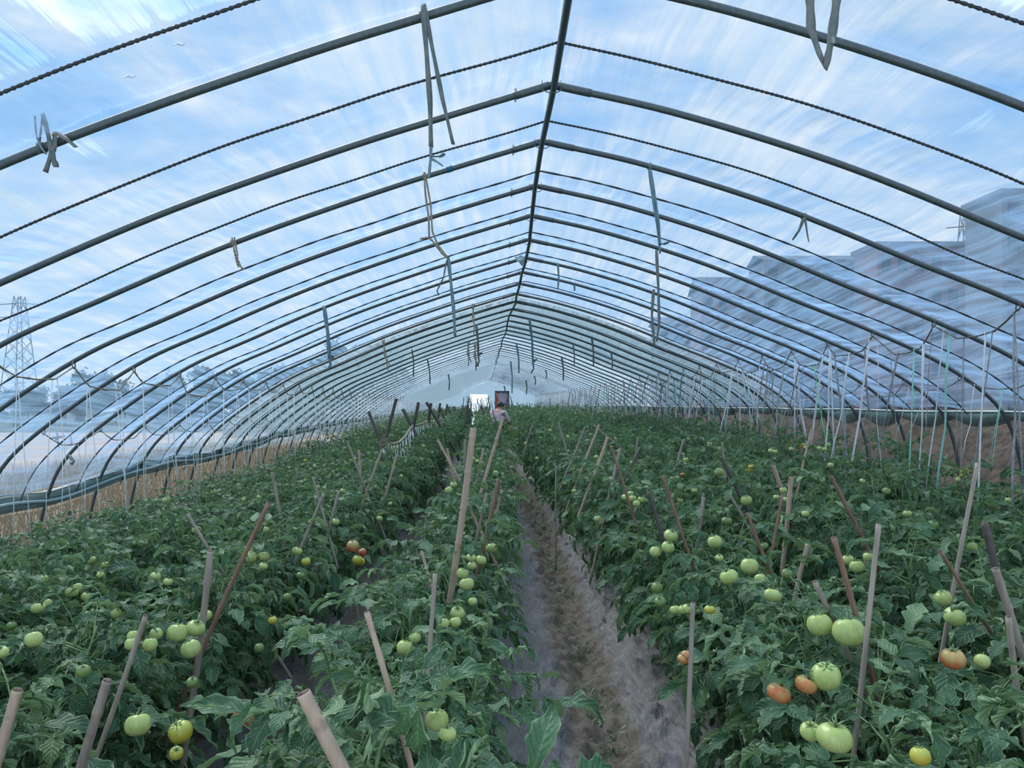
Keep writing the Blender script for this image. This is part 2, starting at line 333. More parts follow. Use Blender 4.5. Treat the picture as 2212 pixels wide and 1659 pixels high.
# ------------------------------------------------------------------ tunnel shape
PR = [(0, 0), (.66, .153), (1.49, .416), (2.34, .76), (2.92, .99), (3.56, 1.29), (4.02, 1.64), (4.2, 2.05), (4.26, 2.6), (4.28, 3.17)]
PL = [(0, 0), (.5, .15), (1.04, .32), (1.91, .63), (2.74, .985), (3.35, 1.26), (3.97, 1.66), (4.5, 2.1), (4.73, 2.54), (4.86, 3.17)]
def smooth_prof(pts, n=60):
    p = np.array(pts, float); p = np.vstack([2 * p[0] - p[1], p, 2 * p[-1] - p[-2]]); out = []
    for i in range(1, len(p) - 2):
        for t in np.linspace(0, 1, 12, endpoint=False):
            a, b, c, d = p[i - 1], p[i], p[i + 1], p[i + 2]
            out.append(0.5 * ((2 * b) + (-a + c) * t + (2 * a - 5 * b + 4 * c - d) * t * t + (-a + 3 * b - 3 * c + d) * t ** 3))
    out.append(p[-2]); out = np.array(out)
    L = np.concatenate([[0], np.cumsum(np.linalg.norm(np.diff(out, axis=0), axis=1))])
    s = np.linspace(0, L[-1], n)
    return np.stack([np.interp(s, L, out[:, 0]), np.interp(s, L, out[:, 1])], 1), L[-1]
PRs, LR = smooth_prof(PR); PLs, LL = smooth_prof(PL)
RZ = CAMZ + 1.62
FULL = np.vstack([np.stack([-PLs[::-1, 0], -PLs[::-1, 1]], 1), np.stack([PRs[1:, 0], -PRs[1:, 1]], 1)])   # (x, z) relative to ridge
ARC = np.concatenate([[0], np.cumsum(np.linalg.norm(np.diff(FULL, axis=0), axis=1))]) - LL
def bend(y): return -0.0275 * np.maximum(np.asarray(y, float) - 9.0, 0.0)
def rx(y): return 0.24 + float(bend(y))
S0 = 0.90
def dk(k): return 3.68 + S0 * (k - 2)
KMAX = 55
def prof_z(x):      # drop below ridge for x relative to ridge
    return np.interp(x, FULL[:, 0], FULL[:, 1])
NT = np.gradient(FULL, axis=0); NT /= np.linalg.norm(NT, axis=1)[:, None]; NT = np.stack([-NT[:, 1], NT[:, 0]], 1)   # outward normals
PIPE_R = 0.0165
def arch_mesh(name, jig=0.0, sides=10):
    m = MB(); m.tube([(x, 0, RZ + z) for x, z in FULL], PIPE_R, sides); return m.mesh(name, M['pipe'])
arch_me = arch_mesh('steel_hoop')
arch_far_me = arch_mesh('steel_hoop_far', sides=6)
def sub_arc(a, b, n=8, off=0.0):
    s = np.linspace(a, b, n); return [(np.interp(q, ARC, FULL[:, 0]) + off * np.interp(q, ARC, NT[:, 0]), 0, RZ + np.interp(q, ARC, FULL[:, 1]) + off * np.interp(q, ARC, NT[:, 1])) for q in s]
coup = MB().tube(sub_arc(-0.20, -0.015, 5), 0.0195, 10); coupL = coup.mesh('coupling', M['pipe'])
coupR = MB().tube(sub_arc(0.015, 0.20, 5), 0.0195, 10).mesh('coupling', M['pipe'])
bm = MB(); 
for q in (-0.19,): 
    p = sub_arc(q, q + .01, 2)[0]; bm.tube([(p[0], 0, p[2] - .03), (p[0], 0, p[2] - .012), (p[0], 0, p[2] + .014), (p[0], 0, p[2] + .034)], [.005, .005, .006, .006], 6)
bolt_me = bm.mesh('bolt', M['zinc'])
cl_ = MB(); cl_.tube([(-.05, 0, RZ + .02), (-.05, -.02, RZ - .035), (-.02, -.05, RZ - .06), (.02, -.05, RZ - .06), (.045, -.02, RZ - .035), (.04, 0, RZ + .02)], 0.003, 5)
clip_me = cl_.mesh('wire_clip', M['pipe'])
arches = {}
NEARDESC = {1: 'thick grey steel hoop crossing the top of the view', 2: 'second steel hoop from the camera, its peak joined by sleeves', 3: 'third steel hoop from the camera with blue tape left of its peak'}
for k in range(0, KMAX + 1):
    y = dk(k)
    near = k <= 14
    o = link('steel_hoop', arch_me if near else arch_far_me)
    dz = -0.035 if k == 2 else R.uniform(-.008, .008)
    o.location = (rx(y) + (R.uniform(-.01, .01) if k > 4 else 0), y, dz)
    if k == 11: lab = 'steel hoop where the second duller roof film begins'
    elif k in NEARDESC: lab = NEARDESC[k]
    elif k <= 20: lab = '%s grey steel hoop counting from the camera' % ordw(max(k, 1))
    else: lab = 'thin steel hoop far down the tunnel where hoops crowd together'
    if k == 0: lab = 'steel hoop overhead nearest the camera, mostly above the picture'
    tag(o, lab, 'hoop', 'steel hoops carrying the roof film'); arches[k] = o
    if 1 <= k <= 12:
        link('coupling', coupL, o); link('coupling', coupR, o); link('bolt', bolt_me, o); link('wire_clip', clip_me, o)
    if k == 3:
        MB().tube(sub_arc(-0.62, -0.58, 3), 0.0185, 10).obj('tape_wrap', M['tape_blue'], o)
def arch_x(k, side_x):   # world point on hoop k at x offset from ridge
    o = arches[k]; return Vector((o.location.x + side_x, dk(k), RZ + float(prof_z(side_x)) + o.location.z))
# ridge pipe
pts = []
for k in range(0, KMAX + 1):
    y = dk(k); o = arches[k]
    pts.append((o.location.x + (0.012 * math.sin(k * 1.3)), y, RZ - 0.03 + o.location.z - (0.01 if k % 2 else 0)))
pts = [(pts[0][0] + .02, dk(0) - 0.9, pts[0][2] + .02)] + pts
pp = np.array(pts); yy = np.linspace(pp[0, 1], pp[-1, 1], 400)
ridge = MB().tube(np.stack([np.interp(yy, pp[:, 1], pp[:, 0]), yy, np.interp(yy, pp[:, 1], pp[:, 2])], 1), 0.017, 8).obj('ridge_pipe', M['pipe'])
tag(ridge, 'long grey steel ridge pipe running under the peaks of the hoops', 'pipe')
# ------------------------------------------------------------------ film
def film_sheet(name, y0, y1, mat, qa, qb, nu=200, off=0.024, dip=0.055, per=16, extra=None, seed=0):
    rs = np.random.RandomState(seed)
    ys = np.linspace(y0, y1, max(8, int((y1 - y0) / S0 * per)))
    S = np.linspace(qa, qb, nu)
    fx, fz = np.interp(S, ARC, FULL[:, 0]), np.interp(S, ARC, FULL[:, 1]); nx, nz = np.interp(S, ARC, NT[:, 0]), np.interp(S, ARC, NT[:, 1])
    fr = ((ys - dk(0)) / S0) % 1.0; d = dip * (1 - np.abs(2 * fr - 1)) ** 1.15
    SS, YY = np.meshgrid(S, ys)
    wr = np.zeros_like(SS)
    for _ in range(26):
        kx = rs.uniform(8, 42) * rs.choice([-1, 1]); ky = rs.uniform(0.5, 5.0); ph = rs.uniform(0, 6.28)
        env = np.clip(np.sin(SS * rs.uniform(.4, 1.6) + YY * rs.uniform(.5, 2.5) + rs.uniform(0, 6.28)), 0, 1)
        wr += env * np.sin(kx * SS + ky * YY + ph) * 0.05 / abs(kx)
    pin = 0.15 + 0.85 * np.abs(np.sin(2 * math.pi * fr))[:, None]
    O = off - d[:, None] + wr * pin
    if extra is not None: O = O + extra(SS, YY)
    X = fx[None] + nx[None] * O + (0.24 + bend(ys))[:, None]; Z = RZ + fz[None] + nz[None] * O
    V = np.stack([X, YY, Z], -1).reshape(-1, 3)
    n, m_ = len(ys), nu; i = np.arange(n - 1)[:, None] * m_; j = np.arange(m_ - 1)[None]
    Fq = np.stack([i + j, i + j + 1, i + m_ + j + 1, i + m_ + j], -1).reshape(-1, 4)
    return link(name, mesh_np(name, V, Fq, [mat], True, uv=np.stack([SS, YY], -1).reshape(-1, 2)))
def arc_at(side, drop):
    A = PLs if side < 0 else PRs; L = LL if side < 0 else LR
    return side * L * float(np.interp(drop, A[:, 1], np.linspace(0, 1, len(A))))
QL, QR = arc_at(-1, 2.45), arc_at(1, 1.66)
YF = dk(KMAX)
f1 = film_sheet('ceiling', 0.2, 10.7, M['film'], QL, QR, nu=320, per=26, seed=3)
f1b = film_sheet('ceiling', 10.7, YF, M['film_far'], QL, QR, nu=120, per=8, seed=4)
tag(f1, 'clear wrinkled plastic roof film over the near hoops', kind='structure'); tag(f1b, 'clear plastic roof film over the far hoops', kind='structure')
f2 = film_sheet('patch_film', 11.75, 17.0, M['film2'], QL + .3, QR - .05, nu=120, off=0.045, per=10, seed=5)
tag(f2, 'duller greenish second film layer spread over the roof behind the eleventh hoop', 'plastic film')
MB().tube([(a + rx(11.75), 11.75, c) for a, b, c in sub_arc(QL + .3, QR - .05, 90, 0.05)], 0.03, 8).obj('rolled_edge', M['seam'], f2)
def sagx(SS, YY):
    u = np.clip((YY - 27) / 16, 0, 1); v = np.clip((-SS) / 4.2, 0, 1)
    return -0.12 - 0.50 * np.sin(math.pi * u) * np.sin(math.pi * np.clip(v, 0, 1)) ** .7
f3 = film_sheet('sagging_film', 27, 43, M['film3'], -4.1, -0.05, nu=60, dip=0.0, per=5, extra=sagx, seed=6)
tag(f3, 'pale loose film sheet sagging under the far left roof', 'plastic film')
f4 = film_sheet('sagging_film', 44.5, 48, M['film3'], -3.8, -0.1, nu=60, dip=0.0, per=5, extra=lambda S, Y: -0.12 - 0.12 * np.sin(np.clip((Y - 44.5) / 3.5, 0, 1) * math.pi), seed=8)
tag(f4, 'pale film sheet hanging just before the far end wall', 'plastic film')
# ropes pressing the film between hoops, outside it
rope_near = None
def press_rope(k, sides, n):
    m = MB(); S = np.linspace(QL - .1, QR + .05, n)
    o = -0.026
    pts = [(np.interp(q, ARC, FULL[:, 0]) + (o + .004 * math.sin(q * 9 + k)) * np.interp(q, ARC, NT[:, 0]), 0.012 * math.sin(q * 2.1 + k), RZ + np.interp(q, ARC, FULL[:, 1]) + (o - .012 + .003 * math.sin(q * 7)) * np.interp(q, ARC, NT[:, 1])) for q in S]
    return m.tube(pts, 0.0055, sides, True, 0, 420, 0.3 if sides > 5 else 0).mesh('press_rope', M['rope_dark'])
far_rope = press_rope(99, 4, 60)
for k in range(0, KMAX):
    y = dk(k) + S0 / 2
    o = link('press_rope', press_rope(k, 6, 1100) if k < 3 else (press_rope(k, 6, 300) if k < 8 else far_rope)); o.location = (rx(y), y, 0.0)
    if k <= 16: lab = 'dark braided rope over the film between the %s and %s hoops' % (ordw(k) if k else 'overhead', ordw(k + 1))
    else: lab = 'thin dark rope over the film far down the tunnel'
    tag(o, lab, 'rope', 'ropes holding the roof film down')
# ------------------------------------------------------------------ side curtains
def sheet(name, rows, mat, uvs=1.0, parent=None):
    """rows: list of polylines with equal counts"""
    A = np.array(rows, float); n, m_ = A.shape[:2]; i = np.arange(n - 1)[:, None] * m_; j = np.arange(m_ - 1)[None]
    Fq = np.stack([i + j, i + j + 1, i + m_ + j + 1, i + m_ + j], -1).reshape(-1, 4)
    u = np.concatenate([[0], np.cumsum(np.linalg.norm(np.diff(A[0], axis=0), axis=1))]); v = np.concatenate([[0], np.cumsum(np.linalg.norm(np.diff(A[:, 0], axis=0), axis=1))])
    U, Vv = np.meshgrid(u, v)
    return link(name, mesh_np(name, A.reshape(-1, 3), Fq, [mat], True, uv=np.stack([U, Vv], -1).reshape(-1, 2)), parent)
# left: film lower edge wavy in z, with net roll
LY = np.linspace(1.0, YF, 420)
lz_pts = [(0, .70), (5.5, .66), (7.3, .63), (8.2, .68), (9.0, .77), (9.9, .80), (11.0, .74), (12.5, .80), (14.5, .92), (20, 1.05), (50, 1.1)]
lz = np.interp(LY, [a for a, _ in lz_pts], [b for _, b in lz_pts]) + 0.012 * np.sin(LY * 3.1)
def wall_x(side, z):
    A = PLs if side < 0 else PRs
    return side * float(np.interp(RZ - z, A[:, 1], A[:, 0]))
lx = np.array([wall_x(-1, z) + rx(y) - .03 for z, y in zip(lz, LY)])
cl = thing('side_curtain', 'rolled green side curtain sagging along the left wall', 'curtain', (0, 0, 0))
rowsC = []
for t, (dz, dx) in enumerate([(.07, .0), (.055, .03), (.03, .04), (.0, .035), (-.02, .02), (-.035, .04), (-.055, .03), (-.075, .015), (-.095, .02)]):
    rowsC.append([(x + dx * (1 + .5 * math.sin(y * 2.3 + t)), y, z + dz + .012 * math.sin(y * 1.7 + t * .9)) for x, y, z in zip(lx, LY, lz)])
sheet('curtain_fabric', rowsC, M['curtain'], parent=cl)
MB().tube([(x + .06, y, z - .02 + .01 * math.sin(y * 4)) for x, y, z in zip(lx, LY, lz)], 0.016, 6).obj('roll_pipe', M['curtain_pale'], cl)
MB().tube([(x + .05, y, z + .065 + .008 * math.sin(y * 5)) for x, y, z in zip(lx, LY, lz)], 0.008, 6).obj('film_hem', M['curtain'], cl)
nl = sheet('insect_net', [[(wall_x(-1, z0 * (zz - .12)) + rx(y) - .02, y, z0 * (zz - .12)) for zz, y in zip(lz, LY)] for z0 in (1, .66, .33, 0.02)], M['net_dark'])
tag(nl, 'fine dark insect net stretched below the left side curtain', 'net')
RYs = np.linspace(1.0, YF, 420)
rz0 = CAMZ - 0.075
cr = thing('side_curtain', 'thin green netting curtain bunched along the right wall', 'curtain', (0, 0, 0))
def rxw(y, z, o=.03): return wall_x(1, z) + rx(y) + o
fr = lambda y: ((y - dk(0)) / S0) % 1.0
rows = []
for t, f in enumerate(np.linspace(0, 1, 7)):
    rows.append([(rxw(y, rz0 - .03 - f * .2, .02 - .05 * math.sin(f * 3.1)), y, rz0 + .01 - f * (0.06 + 0.14 * abs(math.sin(math.pi * fr(y))) ** .7 * (.7 + .3 * math.sin(y * .9)))) for y in RYs])
sheet('net_swag', rows, M['net_green'], parent=cr)
MB().tube([(rxw(y, rz0, .03), y, rz0 + .012 * math.sin(y * 2.2) * .5) for y in RYs], 0.010, 6).obj('hem_cord', M['curtain_pale'], cr)
nr_ = sheet('insect_net', [[(rxw(y, z, .04), y, z) for y in RYs] for z in (rz0, 1.0, .5, .02)], M['net_dark'])
tag(nr_, 'fine dark insect net along the right wall below the curtain', 'net')
# ------------------------------------------------------------------ ground
def ground_h(x, y):
    x = x - bend(y); h = 0.0
    p1 = np.exp(-((x - .50) / .16) ** 2); p2 = np.exp(-((x + 1.07) / .2) ** 2)
    bed = 0.10 - 0.12 * p1 - 0.12 * p2
    return bed + 0.006 * np.sin(x * 23 + y * 5) + 0.008 * np.sin(y * 7.3 + x * 3) + 0.005 * np.sin(y * 31) * np.cos(x * 27)
gx = np.concatenate([np.linspace(-4.75, -1.7, 14), np.linspace(-1.6, -0.7, 36), np.linspace(-.66, 0.0, 8), np.linspace(.02, 1.0, 80), np.linspace(1.05, 4.4, 14)])
gy = np.concatenate([np.linspace(0.0, 12, 420), np.linspace(12.2, YF + .3, 120)])
GX, GY = np.meshgrid(gx, gy); BX = GX + bend(GY)
rs = np.random.RandomState(5)
gz = ground_h(BX, GY)
for _ in range(40):
    gz += 0.0035 * np.sin(GX * rs.uniform(10, 60) * rs.choice([-1, 1]) + GY * rs.uniform(2, 40) + rs.uniform(0, 6)) * np.clip(np.exp(-((GX - .5) / .22) ** 2) * 1.6 + .25, 0, 1)
V = np.stack([BX, GY, gz], -1).reshape(-1, 3); m_ = len(gx); n = len(gy); i = np.arange(n - 1)[:, None] * m_; j = np.arange(m_ - 1)[None]
Fq = np.stack([i + j, i + j + 1, i + m_ + j + 1, i + m_ + j], -1).reshape(-1, 4)
mg, nt, out = newmat('soil_and_mulch_film')
uv = N(nt, 'ShaderNodeUVMap'); s = N(nt, 'ShaderNodeSeparateXYZ'); nt.links.new(uv.outputs[0], s.inputs[0])
pos = N(nt, 'ShaderNodeNewGeometry').outputs['Position']
e = noise(nt, pos, 5, 5, 0.65)
def near_line(c, w_):
    d_ = math_n(nt, 'ABSOLUTE', math_n(nt, 'SUBTRACT', s.outputs[0], c)); d_ = math_n(nt, 'ADD', d_, math_n(nt, 'MULTIPLY', math_n(nt, 'SUBTRACT', e, 0.5), 0.30))
    n_ = N(nt, 'ShaderNodeMapRange'); n_.inputs['From Min'].default_value = w_ + .035; n_.inputs['From Max'].default_value = w_ - .035; nt.links.new(d_, n_.inputs['Value']); return n_.outputs[0]
soilmask = math_n(nt, 'MAXIMUM', near_line(.46, .155), near_line(-1.1, .06))
f_a = noise(nt, mapping(nt, pos, (30, 8, 30)), 1.0, 5, 0.65, 0.6); f_b = noise(nt, pos, 3, 4, 0.6)
filmc = mixc(nt, ramp(nt, f_a, [(0.35, 0.0), (0.7, 1.0)]), (0.095, 0.097, 0.103), (0.25, 0.25, 0.258))
filmc = mixc(nt, ramp(nt, f_b, [(0.45, 0.0), (0.7, 0.75)]), filmc, (0.17, 0.15, 0.13))
so = noise(nt, pos, 22, 6, 0.7)
soil = mixc(nt, ramp(nt, so, [(0.3, 0.0), (0.7, 1.0)]), (0.085, 0.072, 0.057), (0.235, 0.203, 0.16))
colg = mixc(nt, soilmask, filmc, soil)
wd = noise(nt, mapping(nt, pos, (3.2, 1.4, 1)), 2.0, 6, 0.75)
wm = math_n(nt, 'MULTIPLY', ramp(nt, wd, [(0.52, 0.0), (0.6, 0.85)]), near_line(.47, .09))
colg = mixc(nt, wm, colg, (0.05, 0.075, 0.035))
b = N(nt, 'ShaderNodeBsdfPrincipled'); nt.links.new(colg, b.inputs['Base Color'])
nt.links.new(math_n(nt, 'ADD', math_n(nt, 'MULTIPLY', soilmask, 0.4), 0.5), b.inputs['Roughness'])
bp = N(nt, 'ShaderNodeBump', i_Strength=0.9, i_Distance=0.02); nt.links.new(math_n(nt, 'ADD', so, f_a), bp.inputs['Height']); nt.links.new(bp.outputs[0], b.inputs['Normal'])
nt.links.new(b.outputs[0], out.inputs[0])
g = link('floor', mesh_np('floor', V, Fq, [mg], True, uv=np.stack([GX, GY], -1).reshape(-1, 2)))
tag(g, 'soil path between beds covered with grey mulch film', kind='structure')
# tufts of weeds in the furrow
m = MB()
for _ in range(1500):
    y = R.uniform(1.8, 11); c = math.sin(y * 2.1) + math.sin(y * 5.3 + 1)
    if c < .3: continue
    x = .49 + R.gauss(0, .045) + float(bend(y)); z = float(ground_h(np.array(x), np.array(y))); a = R.uniform(0, 6.28); L = R.uniform(.012, .035)
    tip = (x + math.cos(a) * L, y + math.sin(a) * L, z + R.uniform(.006, .025)); sx, sy = -math.sin(a) * .004, math.cos(a) * .004
    m.add([(x - sx, y - sy, z), (x + sx, y + sy, z), (tip[0] + sx, tip[1] + sy, tip[2]), (tip[0] - sx, tip[1] - sy, tip[2])], [[0, 1, 2, 3]])
tag(m.obj('weeds', M['leaf']), 'low green weeds growing in the furrow of the path', 'weeds', kind='stuff')
# ------------------------------------------------------------------ outside
def grid_sheet(name, xs, ys, hf, mat):
    X, Y = np.meshgrid(xs, ys); V = np.stack([X, Y, hf(X, Y)], -1).reshape(-1, 3); m_ = len(xs); i = np.arange(len(ys) - 1)[:, None] * m_; j = np.arange(m_ - 1)[None]
    Fq = np.stack([i + j, i + j + 1, i + m_ + j + 1, i + m_ + j], -1).reshape(-1, 4)
    return link(name, mesh_np(name, V, Fq, [mat], True))
o = grid_sheet('lawn', np.linspace(-170, -4.6, 40), np.linspace(46, 170, 40), lambda X, Y: -0.25 + 0.0 * X, M['tree']); tag(o, 'dark green crops beyond the pale field', kind='structure')
o = grid_sheet('field', np.linspace(-160, -4.6, 40), np.linspace(-10, 46, 20), lambda X, Y: -0.25 + 0 * X, M['field']); tag(o, 'pale bare field beyond the left wall', kind='structure')
o = grid_sheet('ground', np.linspace(4.2, 160, 40), np.linspace(-10, 170, 40), lambda X, Y: -0.15 + 0 * X, M['field']); tag(o, 'bare ground beyond the right wall', kind='structure')
o = grid_sheet('hill', np.linspace(4.75, 8.2, 24), np.linspace(1, 60, 300), lambda X, Y: -0.1 + 1.42 * np.clip((X - 4.7) / 1.3, 0, 1) ** .8 * (1 - .25 * np.clip((X - 7) / 1.2, 0, 1)) * (1 + .06 * np.sin(Y * 1.9) + .05 * np.sin(Y * 5.1 + X * 4)), M['bank']); tag(o, 'brown earth bank just outside the right wall', kind='structure')
bx0 = lambda Y: 4.75 + bend(Y) * .0
# dry golden grass outside the left wall
m = MB(); vs = []; fs = []; nb = 26000
bx = -5.0 - NR.rand(nb) ** 1.3 * 7.0; by = 3.5 + NR.rand(nb) ** 1.2 * 26; an = NR.rand(nb) * 6.28; L = .14 + NR.rand(nb) * .26; ln = NR.rand(nb) * .15
base = np.stack([bx + bend(by), by, np.full(nb, -.25)], 1); sd = np.stack([np.cos(an), np.sin(an), 0 * an], 1) * (.006 + .004 * NR.rand(nb))[:, None]
tip = base + np.stack([np.sin(an) * ln, np.cos(an) * ln, L], 1)
V = np.stack([base - sd, base + sd, tip + sd * .3, tip - sd * .3], 1).reshape(-1, 3); Fq = np.arange(nb * 4).reshape(-1, 4)
o = link('dry_grass', mesh_np('dry_grass', V, Fq, [M['straw']], False)); tag(o, 'tall golden dry grass outside the left wall', 'grass', kind='stuff')
o = grid_sheet('path', np.linspace(-13, -4.9, 10), np.linspace(1, 40, 30), lambda X, Y: -0.22 + 0 * X, M['straw']); tag(o, 'straw covered ground beside the left wall', kind='structure')
def far_building(x0, x1, ytop, d, mat, label, cols, rows_, roof=None, depth=5):
    a = (x0 - CX) / F * d; b_ = (x1 - CX) / F * d; h = CAMZ + (CY - ytop) / F * d
    t = thing('apartment_building' if rows_ > 2 else 'farm_building', label, 'building', ((a + b_) / 2, d, -.2))
    W = b_ - a; MB().box((0, depth / 2, h / 2 + .1), (W, depth, h + .2)).obj('wall', mat, t, smooth=False)
    if roof:
        m = MB(); V = [(-W / 2 - .3, -.4, h + .2), (W / 2 + .3, -.4, h + .2), (W / 2 + .3, depth + .4, h + .2), (-W / 2 - .3, depth + .4, h + .2), (-W / 2 - .3, depth / 2, h + roof), (W / 2 + .3, depth / 2, h + roof)]
        m.add(V, [[0, 1, 5, 4], [2, 3, 4, 5], [0, 4, 3, 3], [1, 2, 5, 5]][:2]); m.add([V[0], V[1], V[2], V[3]], [[3, 2, 1, 0]]); m.obj('roof', M['roof'], t, smooth=False)
    else: MB().box((0, depth / 2, h + .4), (W + .5, depth + .5, .5)).obj('roof', M['roof'], t, smooth=False)
    wm_ = MB().box((0, 0, 0), (W / cols * .5, .12, h / rows_ * .45)).mesh('window', M['glass'], smooth=False)
    for r in range(rows_):
        for c in range(cols): link('window', wm_, t, ((c + .5) / cols * W - W / 2, -.03, (r + .55) * h / rows_ + .1))
    return t
far_building(2165, 2420, 420, 62, M['bl_grey'], 'tallest grey apartment block at the right edge beyond the film', 5, 7)
far_building(1895, 2150, 532, 75, M['bl_pink'], 'broad reddish block left of the tallest grey block, behind the right roof film', 7, 5)
far_building(1650, 1890, 562, 82, M['bl_grey'], 'grey apartment block in the middle of the right hand row', 6, 5, 1.2)
far_building(1515, 1640, 628, 86, M['bl_pink'], 'small reddish block at the left end of the right hand row', 4, 4, 2.2)
far_building(1420, 1505, 700, 110, M['bl_grey'], 'low grey building farthest down the right side', 3, 3, 1.5)
far_building(125, 165, 838, 150, M['bl_grey'], 'small grey tower block far off at the left', 3, 5)
far_building(335, 400, 884, 75, M['bl_white'], 'small white farmhouse far across the field at left', 3, 1, 1.0, 6)
def blob_tree(px, ytop, d, wpx, seed, label, name='tree'):
    rs = np.random.RandomState(seed); x = (px - CX) / F * d; h = CAMZ + (CY - ytop) / F * d + .25; wd = wpx / F * d
    t = thing(name, label, 'tree', (x, d, -.25), 'trees far across the left field')
    nl = 4200; c = rs.randn(26, 3) * np.array([wd * .27, wd * .2, h * .16]) + np.array([0, 0, h * .6]); c[:, 2] = np.clip(c[:, 2] - h * .08 * rs.rand(26), h * .12, h * .86)
    p = c[rs.randint(0, 26, nl)] + rs.randn(nl, 3) * h * .06; q = rs.randn(nl, 2, 3); q /= np.linalg.norm(q, axis=2)[:, :, None]; q *= h * .034
    V = np.stack([p - q[:, 0], p - q[:, 1], p + q[:, 0], p + q[:, 1]], 1).reshape(-1, 3)
    link('crown', mesh_np('crown', V, np.arange(nl * 4).reshape(-1, 4), [M['tree']], False), t)
    MB().tube([(0, 0, 0), (.1, 0, h * .3), (0, 0, h * .7)], [h * .03, h * .022, h * .01], 6).obj('trunk', M['trunk'], t)
TR = [(205, 795, 80, 90, 'broad dark tree near the left pylon across the field'), (350, 800, 70, 90, 'rounded tree standing left of the dark tree clump'), (455, 785, 62, 75, 'left tree of the tall dark clump in the field'), (510, 790, 66, 60, 'middle tree of the tall dark clump'),
      (610, 778, 72, 80, 'tree at the right end of the dark clump'), (690, 752, 80, 90, 'tall tree where the left treeline rises'), (760, 735, 88, 90, 'high crowned tree behind the left strings'), (840, 745, 95, 90, 'tree behind the mid left hoops'), (270, 835, 95, 120, 'low bushy tree far behind the field, left'), (560, 835, 95, 120, 'low bushy tree far behind the dark clump'), (60, 830, 90, 140, 'low dark tree at the left edge of the field'), (420, 845, 100, 120, 'lowest tree in the distant treeline')] + [(x_, y_, 58 + i_ % 3 * 5, 170, 'broad leafy bush %s from the left in the belt behind the field' % ordw(i_ + 1)) for i_, (x_, y_) in enumerate([(30, 838), (140, 846), (250, 836), (370, 826), (480, 812), (590, 800), (700, 784), (800, 772)])]
for i, (px, yt, d, wp, lab) in enumerate(TR): blob_tree(px, yt, d, wp, i + 40, lab)
def pylon(px, ytop, d, wbase, label):
    t = thing('lattice_pylon', label, 'pylon', ((px - CX) / F * d, d, -.25)); h = CAMZ + (CY - ytop) / F * d + .25; m = MB()
    cs = [(-1, -1), (1, -1), (1, 1), (-1, 1)]; wz = lambda z: wbase / 2 * (1 - .75 * z / h); zz = np.linspace(0, h, 9)
    for sx, sy in cs: m.tube([(sx * wz(z), sy * wz(z), z) for z in zz], .09, 4)
    for a, b_ in zip(zz[:-1], zz[1:]):
        for q in range(4):
            p0, p1 = cs[q], cs[(q + 1) % 4]
            m.tube([(p0[0] * wz(a), p0[1] * wz(a), a), (p1[0] * wz(b_), p1[1] * wz(b_), b_)], .05, 4); m.tube([(p1[0] * wz(a), p1[1] * wz(a), a), (p0[0] * wz(b_), p0[1] * wz(b_), b_)], .05, 4)
    m.obj('lattice_mast', M['steel'], t)
    m = MB()
    for z in (h * .82, h * .93): m.tube([(-wbase * .75, 0, z), (0, 0, z + .25), (wbase * .75, 0, z)], .08, 4)
    m.obj('cross_arm', M['steel'], t)
pylon(42, 640, 115, 4.2, 'tall lattice power pylon across the field at left')
pylon(2085, 462, 105, 3.6, 'lattice power pylon rising behind the right hand buildings')
for i, (p0, p1, lab) in enumerate([((2050, 2100), (2230, 2060), 0)][:0]): pass
# ------------------------------------------------------------------ end wall
YE = YF + .05
xs_ = FULL[::3]; ex = rx(YE)
mW = MB()
top = [(ex + x, YE, RZ + z) for x, z in xs_]; bot = [(ex + x, YE, 2.2 if -2.5 < ex + x < -.95 else 0.0) for x, z in xs_]
wl = sheet('wall_end', [top, [tuple(np.array(a) * .5 + np.array(b_) * .5) for a, b_ in zip(top, bot)], bot], filmmat('end_wall_film', 6.0, (0.27, 0.38, 0.46), 0.3)); tag(wl, 'white film closing the far end of the tunnel', kind='structure')
t = thing('door_frame', 'dark doorway frame in the far end wall', 'doorway', (ex + .82, YE - .12, 0))
MB().box((-.47, 0, 1.2), (.07, .07, 2.4)).obj('jamb', M['pipe'], t); MB().box((.47, 0, 1.2), (.07, .07, 2.4)).obj('jamb', M['pipe'], t); MB().box((0, 0, 2.4), (1.01, .07, .07)).obj('lintel', M['pipe'], t)
MB().box((0, .03, 1.2), (.87, .02, 2.33)).obj('door_panel', simple('blue_grey_door', (0.22, 0.26, 0.36), (0.45, 0.32, 0.38), .6, 3), t)
rc = MB().ribbon([P(1072, 848, 40), P(1074, 858, 40), P(1076, 868, 40), P(1073, 876, 40), P(1075, 890, 40)], [.03, .10, .18, .14, .08], th=.01).obj('red_cloth', M['red']); tag(rc, 'red cloth hanging from the roof near the far end', 'cloth')
MB().tube([P(1071, 835, 40), P(1072, 849, 40)], .008, 4).obj('hanging_twine', M['rope_dark'], rc)
